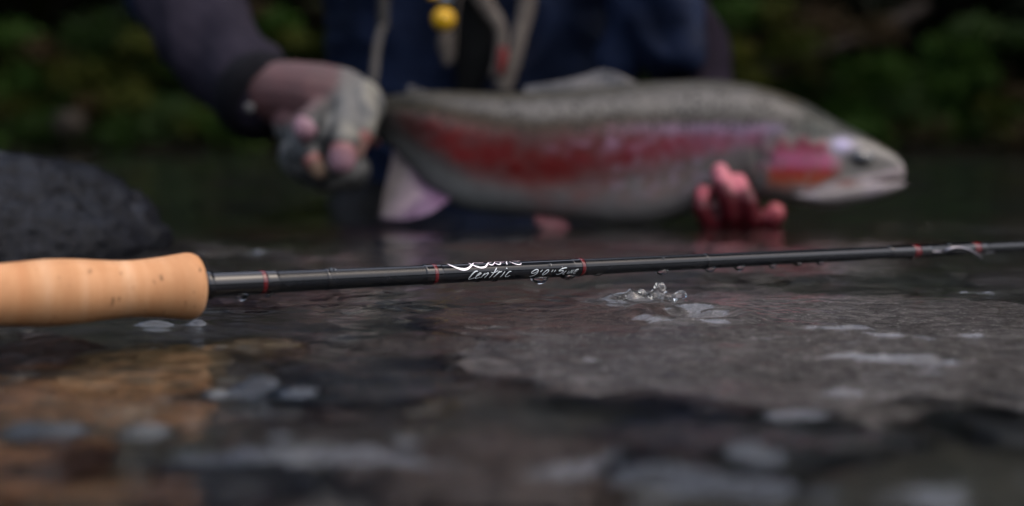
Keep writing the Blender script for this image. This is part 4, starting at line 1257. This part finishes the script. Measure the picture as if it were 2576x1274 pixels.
# under-sleeves
V, F = [], []
chain(V, F, [(ELB_L + Vector((0, .01, .01)), .060), (P(480, 20, 1.64), .060), (P(525, 98, 1.60), .057), (P(590, 175, 1.545), .052), (P(645, 235, 1.495), .046)])
sl = fuse('sleeve', V, F, m_purple, person, 0.004, 6)
co = np.empty(len(sl.data.vertices) * 3, dtype=np.float32); sl.data.vertices.foreach_get('co', co); co = co.reshape(-1, 3)
nn = np.empty(len(sl.data.vertices) * 3, dtype=np.float32); sl.data.vertices.foreach_get('normal', nn); nn = nn.reshape(-1, 3)
co = co + nn * ((0.3 - np.abs(noise(co[:, 0] * 16, co[:, 1] * 9, co[:, 2] * 16))) * 0.012)[:, None]
sl.data.vertices.foreach_set('co', co.ravel().astype(np.float32)); sl.data.update()
V, F = [], []
chain(V, F, [(ELB_R, .048), (P(1758, 120, 1.86), .043), (P(1765, 250, 1.80), .042), (P(1810, 400, 1.64), .040), (P(1838, 480, 1.57), .036)])
m_purple_shaded = cloth('grey_purple_fleece_shaded', (.009, .006, .011), (.017, .011, .021), 24)  # same fleece as the other sleeve, darkened for the shade on this arm
fuse('sleeve', V, F, m_purple_shaded, person, 0.005, 6)
# cuff of the left sleeve
ca, cb_ = P(640, 232, 1.50), P(675, 262, 1.47)
tube('cuff', [ca.lerp(cb_, t) for t in (0, .25, .6, 1.0)], [.046, .0495, .0485, .040], m_cuff, person, 32)
V, F = [], []
add_sphere(V, F, P(628, 272, 1.448), (.0055, .003, .0055), nu=8, nv=14)
link_mesh('cuff_button', mesh_py('cuff_button', V, F), simple('grey_snap', (.13, .125, .12), 0.5), person)
# waders
V, F = [], []
for s_ in (-1, 1):
    chain(V, F, [(Vector((cx + s_ * .10, 2.12, -.04)), .125), (Vector((cx + s_ * .20, 1.81, -.15)), .088), (Vector((cx + s_ * .17, 2.15, -.24)), .075)])
fuse('waders', V, F, m_wader, person, 0.007, 6)
# glove on the tail hand: back reddish, rest mottled grey; finger sleeves end before the tips
V, F = [], []
chain(V, F, [(P(690, 235, 1.475), .034), (P(745, 238, 1.465), .035), (P(800, 248, 1.455), .037), (P(855, 260, 1.45), .037), (P(900, 265, 1.45), .029)])
chain(V, F, [(P(755, 310, 1.46), .030), (P(830, 330, 1.455), .033), (P(890, 320, 1.455), .025)])
chain(V, F, [(P(765, 390, 1.43), .027), (P(825, 420, 1.43), .028), (P(880, 430, 1.44), .022)])
chain(V, F, [(P(775, 350, 1.43), .027), (P(830, 345, 1.42), .029), (P(880, 330, 1.425), .024)])
for fch in fingers_l[:4]:
    a_, b_, c_, d_ = fch
    chain(V, F, [(a_[0], a_[1] + .0022), (b_[0], b_[1] + .0022), (b_[0].lerp(c_[0], 0.7), c_[1] + .0018)])
chain(V, F, [(p, r_ + .002) for p, r_ in fingers_l[4][:2]])
glove = fuse('glove', V, F, None, person, 0.0022, 4)
co = np.empty(len(glove.data.vertices) * 3, dtype=np.float32); glove.data.vertices.foreach_get('co', co); co = co.reshape(-1, 3)
q = co - np.array(cam.location); dep = q[:, 1] * CP - q[:, 2] * SP; upc = q[:, 1] * SP + q[:, 2] * CP
gpx = 1288 + q[:, 0] / dep * FPX; gpy = 637 - upc / dep * FPX
rb = np.array([(.27, .080, .075)]); gr_ = np.array([(.30, .295, .27)]); dk_ = np.array([(.035, .04, .035)]); cr_ = np.array([(.62, .58, .46)])
n1 = noise(co[:, 0] * 75, co[:, 1] * 75, co[:, 2] * 75)[:, None]; n2 = noise(co[:, 0] * 40 + 9, co[:, 1] * 40, co[:, 2] * 40)[:, None]
pat = gr_ * smooth01((n1 + .15) / .3) + dk_ * (1 - smooth01((n1 + .15) / .3))
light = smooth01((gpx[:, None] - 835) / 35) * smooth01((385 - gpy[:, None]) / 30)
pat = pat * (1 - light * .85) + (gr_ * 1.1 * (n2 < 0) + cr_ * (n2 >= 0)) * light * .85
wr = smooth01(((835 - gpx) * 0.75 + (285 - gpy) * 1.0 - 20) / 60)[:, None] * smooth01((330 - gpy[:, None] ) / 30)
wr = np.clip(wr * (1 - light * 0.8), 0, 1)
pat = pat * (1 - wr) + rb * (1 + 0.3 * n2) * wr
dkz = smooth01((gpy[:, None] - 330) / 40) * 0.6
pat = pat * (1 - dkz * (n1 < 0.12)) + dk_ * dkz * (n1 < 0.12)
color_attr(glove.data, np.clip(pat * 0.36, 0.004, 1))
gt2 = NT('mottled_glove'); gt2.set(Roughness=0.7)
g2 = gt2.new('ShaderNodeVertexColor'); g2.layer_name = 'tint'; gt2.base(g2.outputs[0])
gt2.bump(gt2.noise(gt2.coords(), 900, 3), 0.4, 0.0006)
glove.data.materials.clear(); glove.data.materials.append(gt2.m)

# front of the jacket: dark opening, straps, red tab
def ribbon(name, pts, w, mat, parent, th=0.003):
    """flat strap facing the camera side; pts (px, py, depth), w in px per point"""
    V, F = [], []
    c = smooth_curve([(p[0], p[1], p[2], ww) for p, ww in zip(pts, w)], 6)
    tan = np.gradient(c[:, :2], axis=0); ln = np.linalg.norm(tan, axis=1); tan /= ln[:, None]
    nor = np.stack([-tan[:, 1], tan[:, 0]], 1)
    n = len(c)
    for i in range(n):
        for sg, dz in ((-1, 0), (-.9, -th), (.9, -th), (1, 0), (.9, th), (-.9, th)):
            q = c[i, :2] + nor[i] * c[i, 3] / 2 * sg
            V.append(P(q[0], q[1], c[i, 2] + dz))
    F = [tuple(x) for x in grid_faces(n, 6, True)] + [tuple(range(6)), tuple((n - 1) * 6 + k for k in range(6))[::-1]]
    me = mesh_py(name, V, F)
    bm = bmesh.new(); bm.from_mesh(me); bmesh.ops.recalc_face_normals(bm, faces=bm.faces); bm.to_mesh(me); bm.free()
    return link_mesh(name, me, mat, parent)
TD = 1.835
ribbon('jacket_opening', [(1195, -340, TD + .02), (1195, -60, TD + .01), (1195, 60, TD + .01), (1190, 160, TD + .012), (1175, 240, TD + .02)], [80, 110, 100, 90, 60], m_blackc, person, .004)
ribbon('strap', [(1120, -340, TD + .01), (1190, -60, TD - .012), (1222, 10, TD - .012), (1255, 60, TD - .013), (1262, 110, TD - .012), (1245, 200, TD - .01)], [44, 44, 42, 34, 30, 28], m_tan, person)
ribbon('strap', [(1350, -340, TD + .01), (1330, -60, TD - .012), (1325, 20, TD - .012), (1308, 90, TD - .014), (1290, 160, TD - .014), (1262, 230, TD - .01)], [46, 46, 44, 38, 40, 44], m_tan, person)
ribbon('strap', [(1130, 80, TD - .006), (1122, 110, TD - .006), (1125, 165, TD - .004)], [30, 44, 16], m_tan, person)
ribbon('red_tab', [(1266, 118, TD - .020), (1264, 150, TD - .020), (1258, 185, TD - .018)], [20, 24, 16], simple('red_tab', (.22, .02, .018), 0.6), person)
ribbon('seam_cord', [(1170, -340, TD + .01), (1163, -60, TD - .01), (1150, 30, TD - .012), (1140, 160, TD - .008)], [5, 5, 5, 5], m_tan, person, .0012)
# cap
V, F = [], []
add_sphere(V, F, (cx, 1.885, .80), (.082, .10, .085), Mh, 14, 24)
add_sphere(V, F, (cx, 1.79, .80), (.065, .075, .008), Matrix.Rotation(R(12), 3, 'X'), 8, 24)
fuse('cap', V, F, m_cuff, person, 0.004, 2)
for s_ in (-1, 1):
    V, F = [], []
    add_sphere(V, F, (cx + s_ * .03, 1.792, .758), .011)
    link_mesh('eye', mesh_py('eye', V, F), m_eye.m, person)

# things that hang from the jacket
cordm = cloth('grey_cord', (.06, .055, .052), (.11, .105, .095), 200)
cord = empty('tool_lanyard', P(966, -80, 1.76))
tag(cord, 'grey cord with coiled upper part hanging down the jacket front to the glove', 'lanyard')
coil = []
for i in range(140):
    t = i / 139; a = t * 2 * pi * 16
    coil.append(P(966 - 2 * t + 11 * cos(a), -80 + 150 * t, 1.76 + 0.006 * sin(a)))
tube('coil', coil, 0.0024, cordm, cord, 8)
tube('cord', [P(p[0], p[1], 1.76 - .10 * i / 5) for i, p in enumerate(smooth_curve([(962, 66), (950, 110), (944, 160), (938, 214)], 2))], 0.0052, cordm, cord, 12)
yb = empty('bobber', P(1116, 49, 1.80))
tag(yb, 'round bright yellow bobber hanging on the dark jacket front', 'bobber')
my = simple('yellow_plastic', (.90, .50, .002), 0.4, var=0.05, coat=0.3)
V, F = [], []
add_sphere(V, F, P(1116, 49, 1.80), (.0150, .0145, .0150), nu=16, nv=24)
link_mesh('ball', mesh_py('ball', V, F), my, yb)
tube('stem', [P(1114, 24, 1.80), P(1110, 12, 1.80)], .0035, m_cuff, yb, 12)
V, F = [], []
add_sphere(V, F, P(1092, -8, 1.80), (.009, .007, .0036)); link_mesh('clip', mesh_py('clip', V, F), my, yb)
V, F = [], []
add_sphere(V, F, P(1120, -3, 1.795), (.009, .007, .0045)); link_mesh('clip', mesh_py('clip', V, F), simple('pale_blue', (.35, .42, .5), .4), yb)
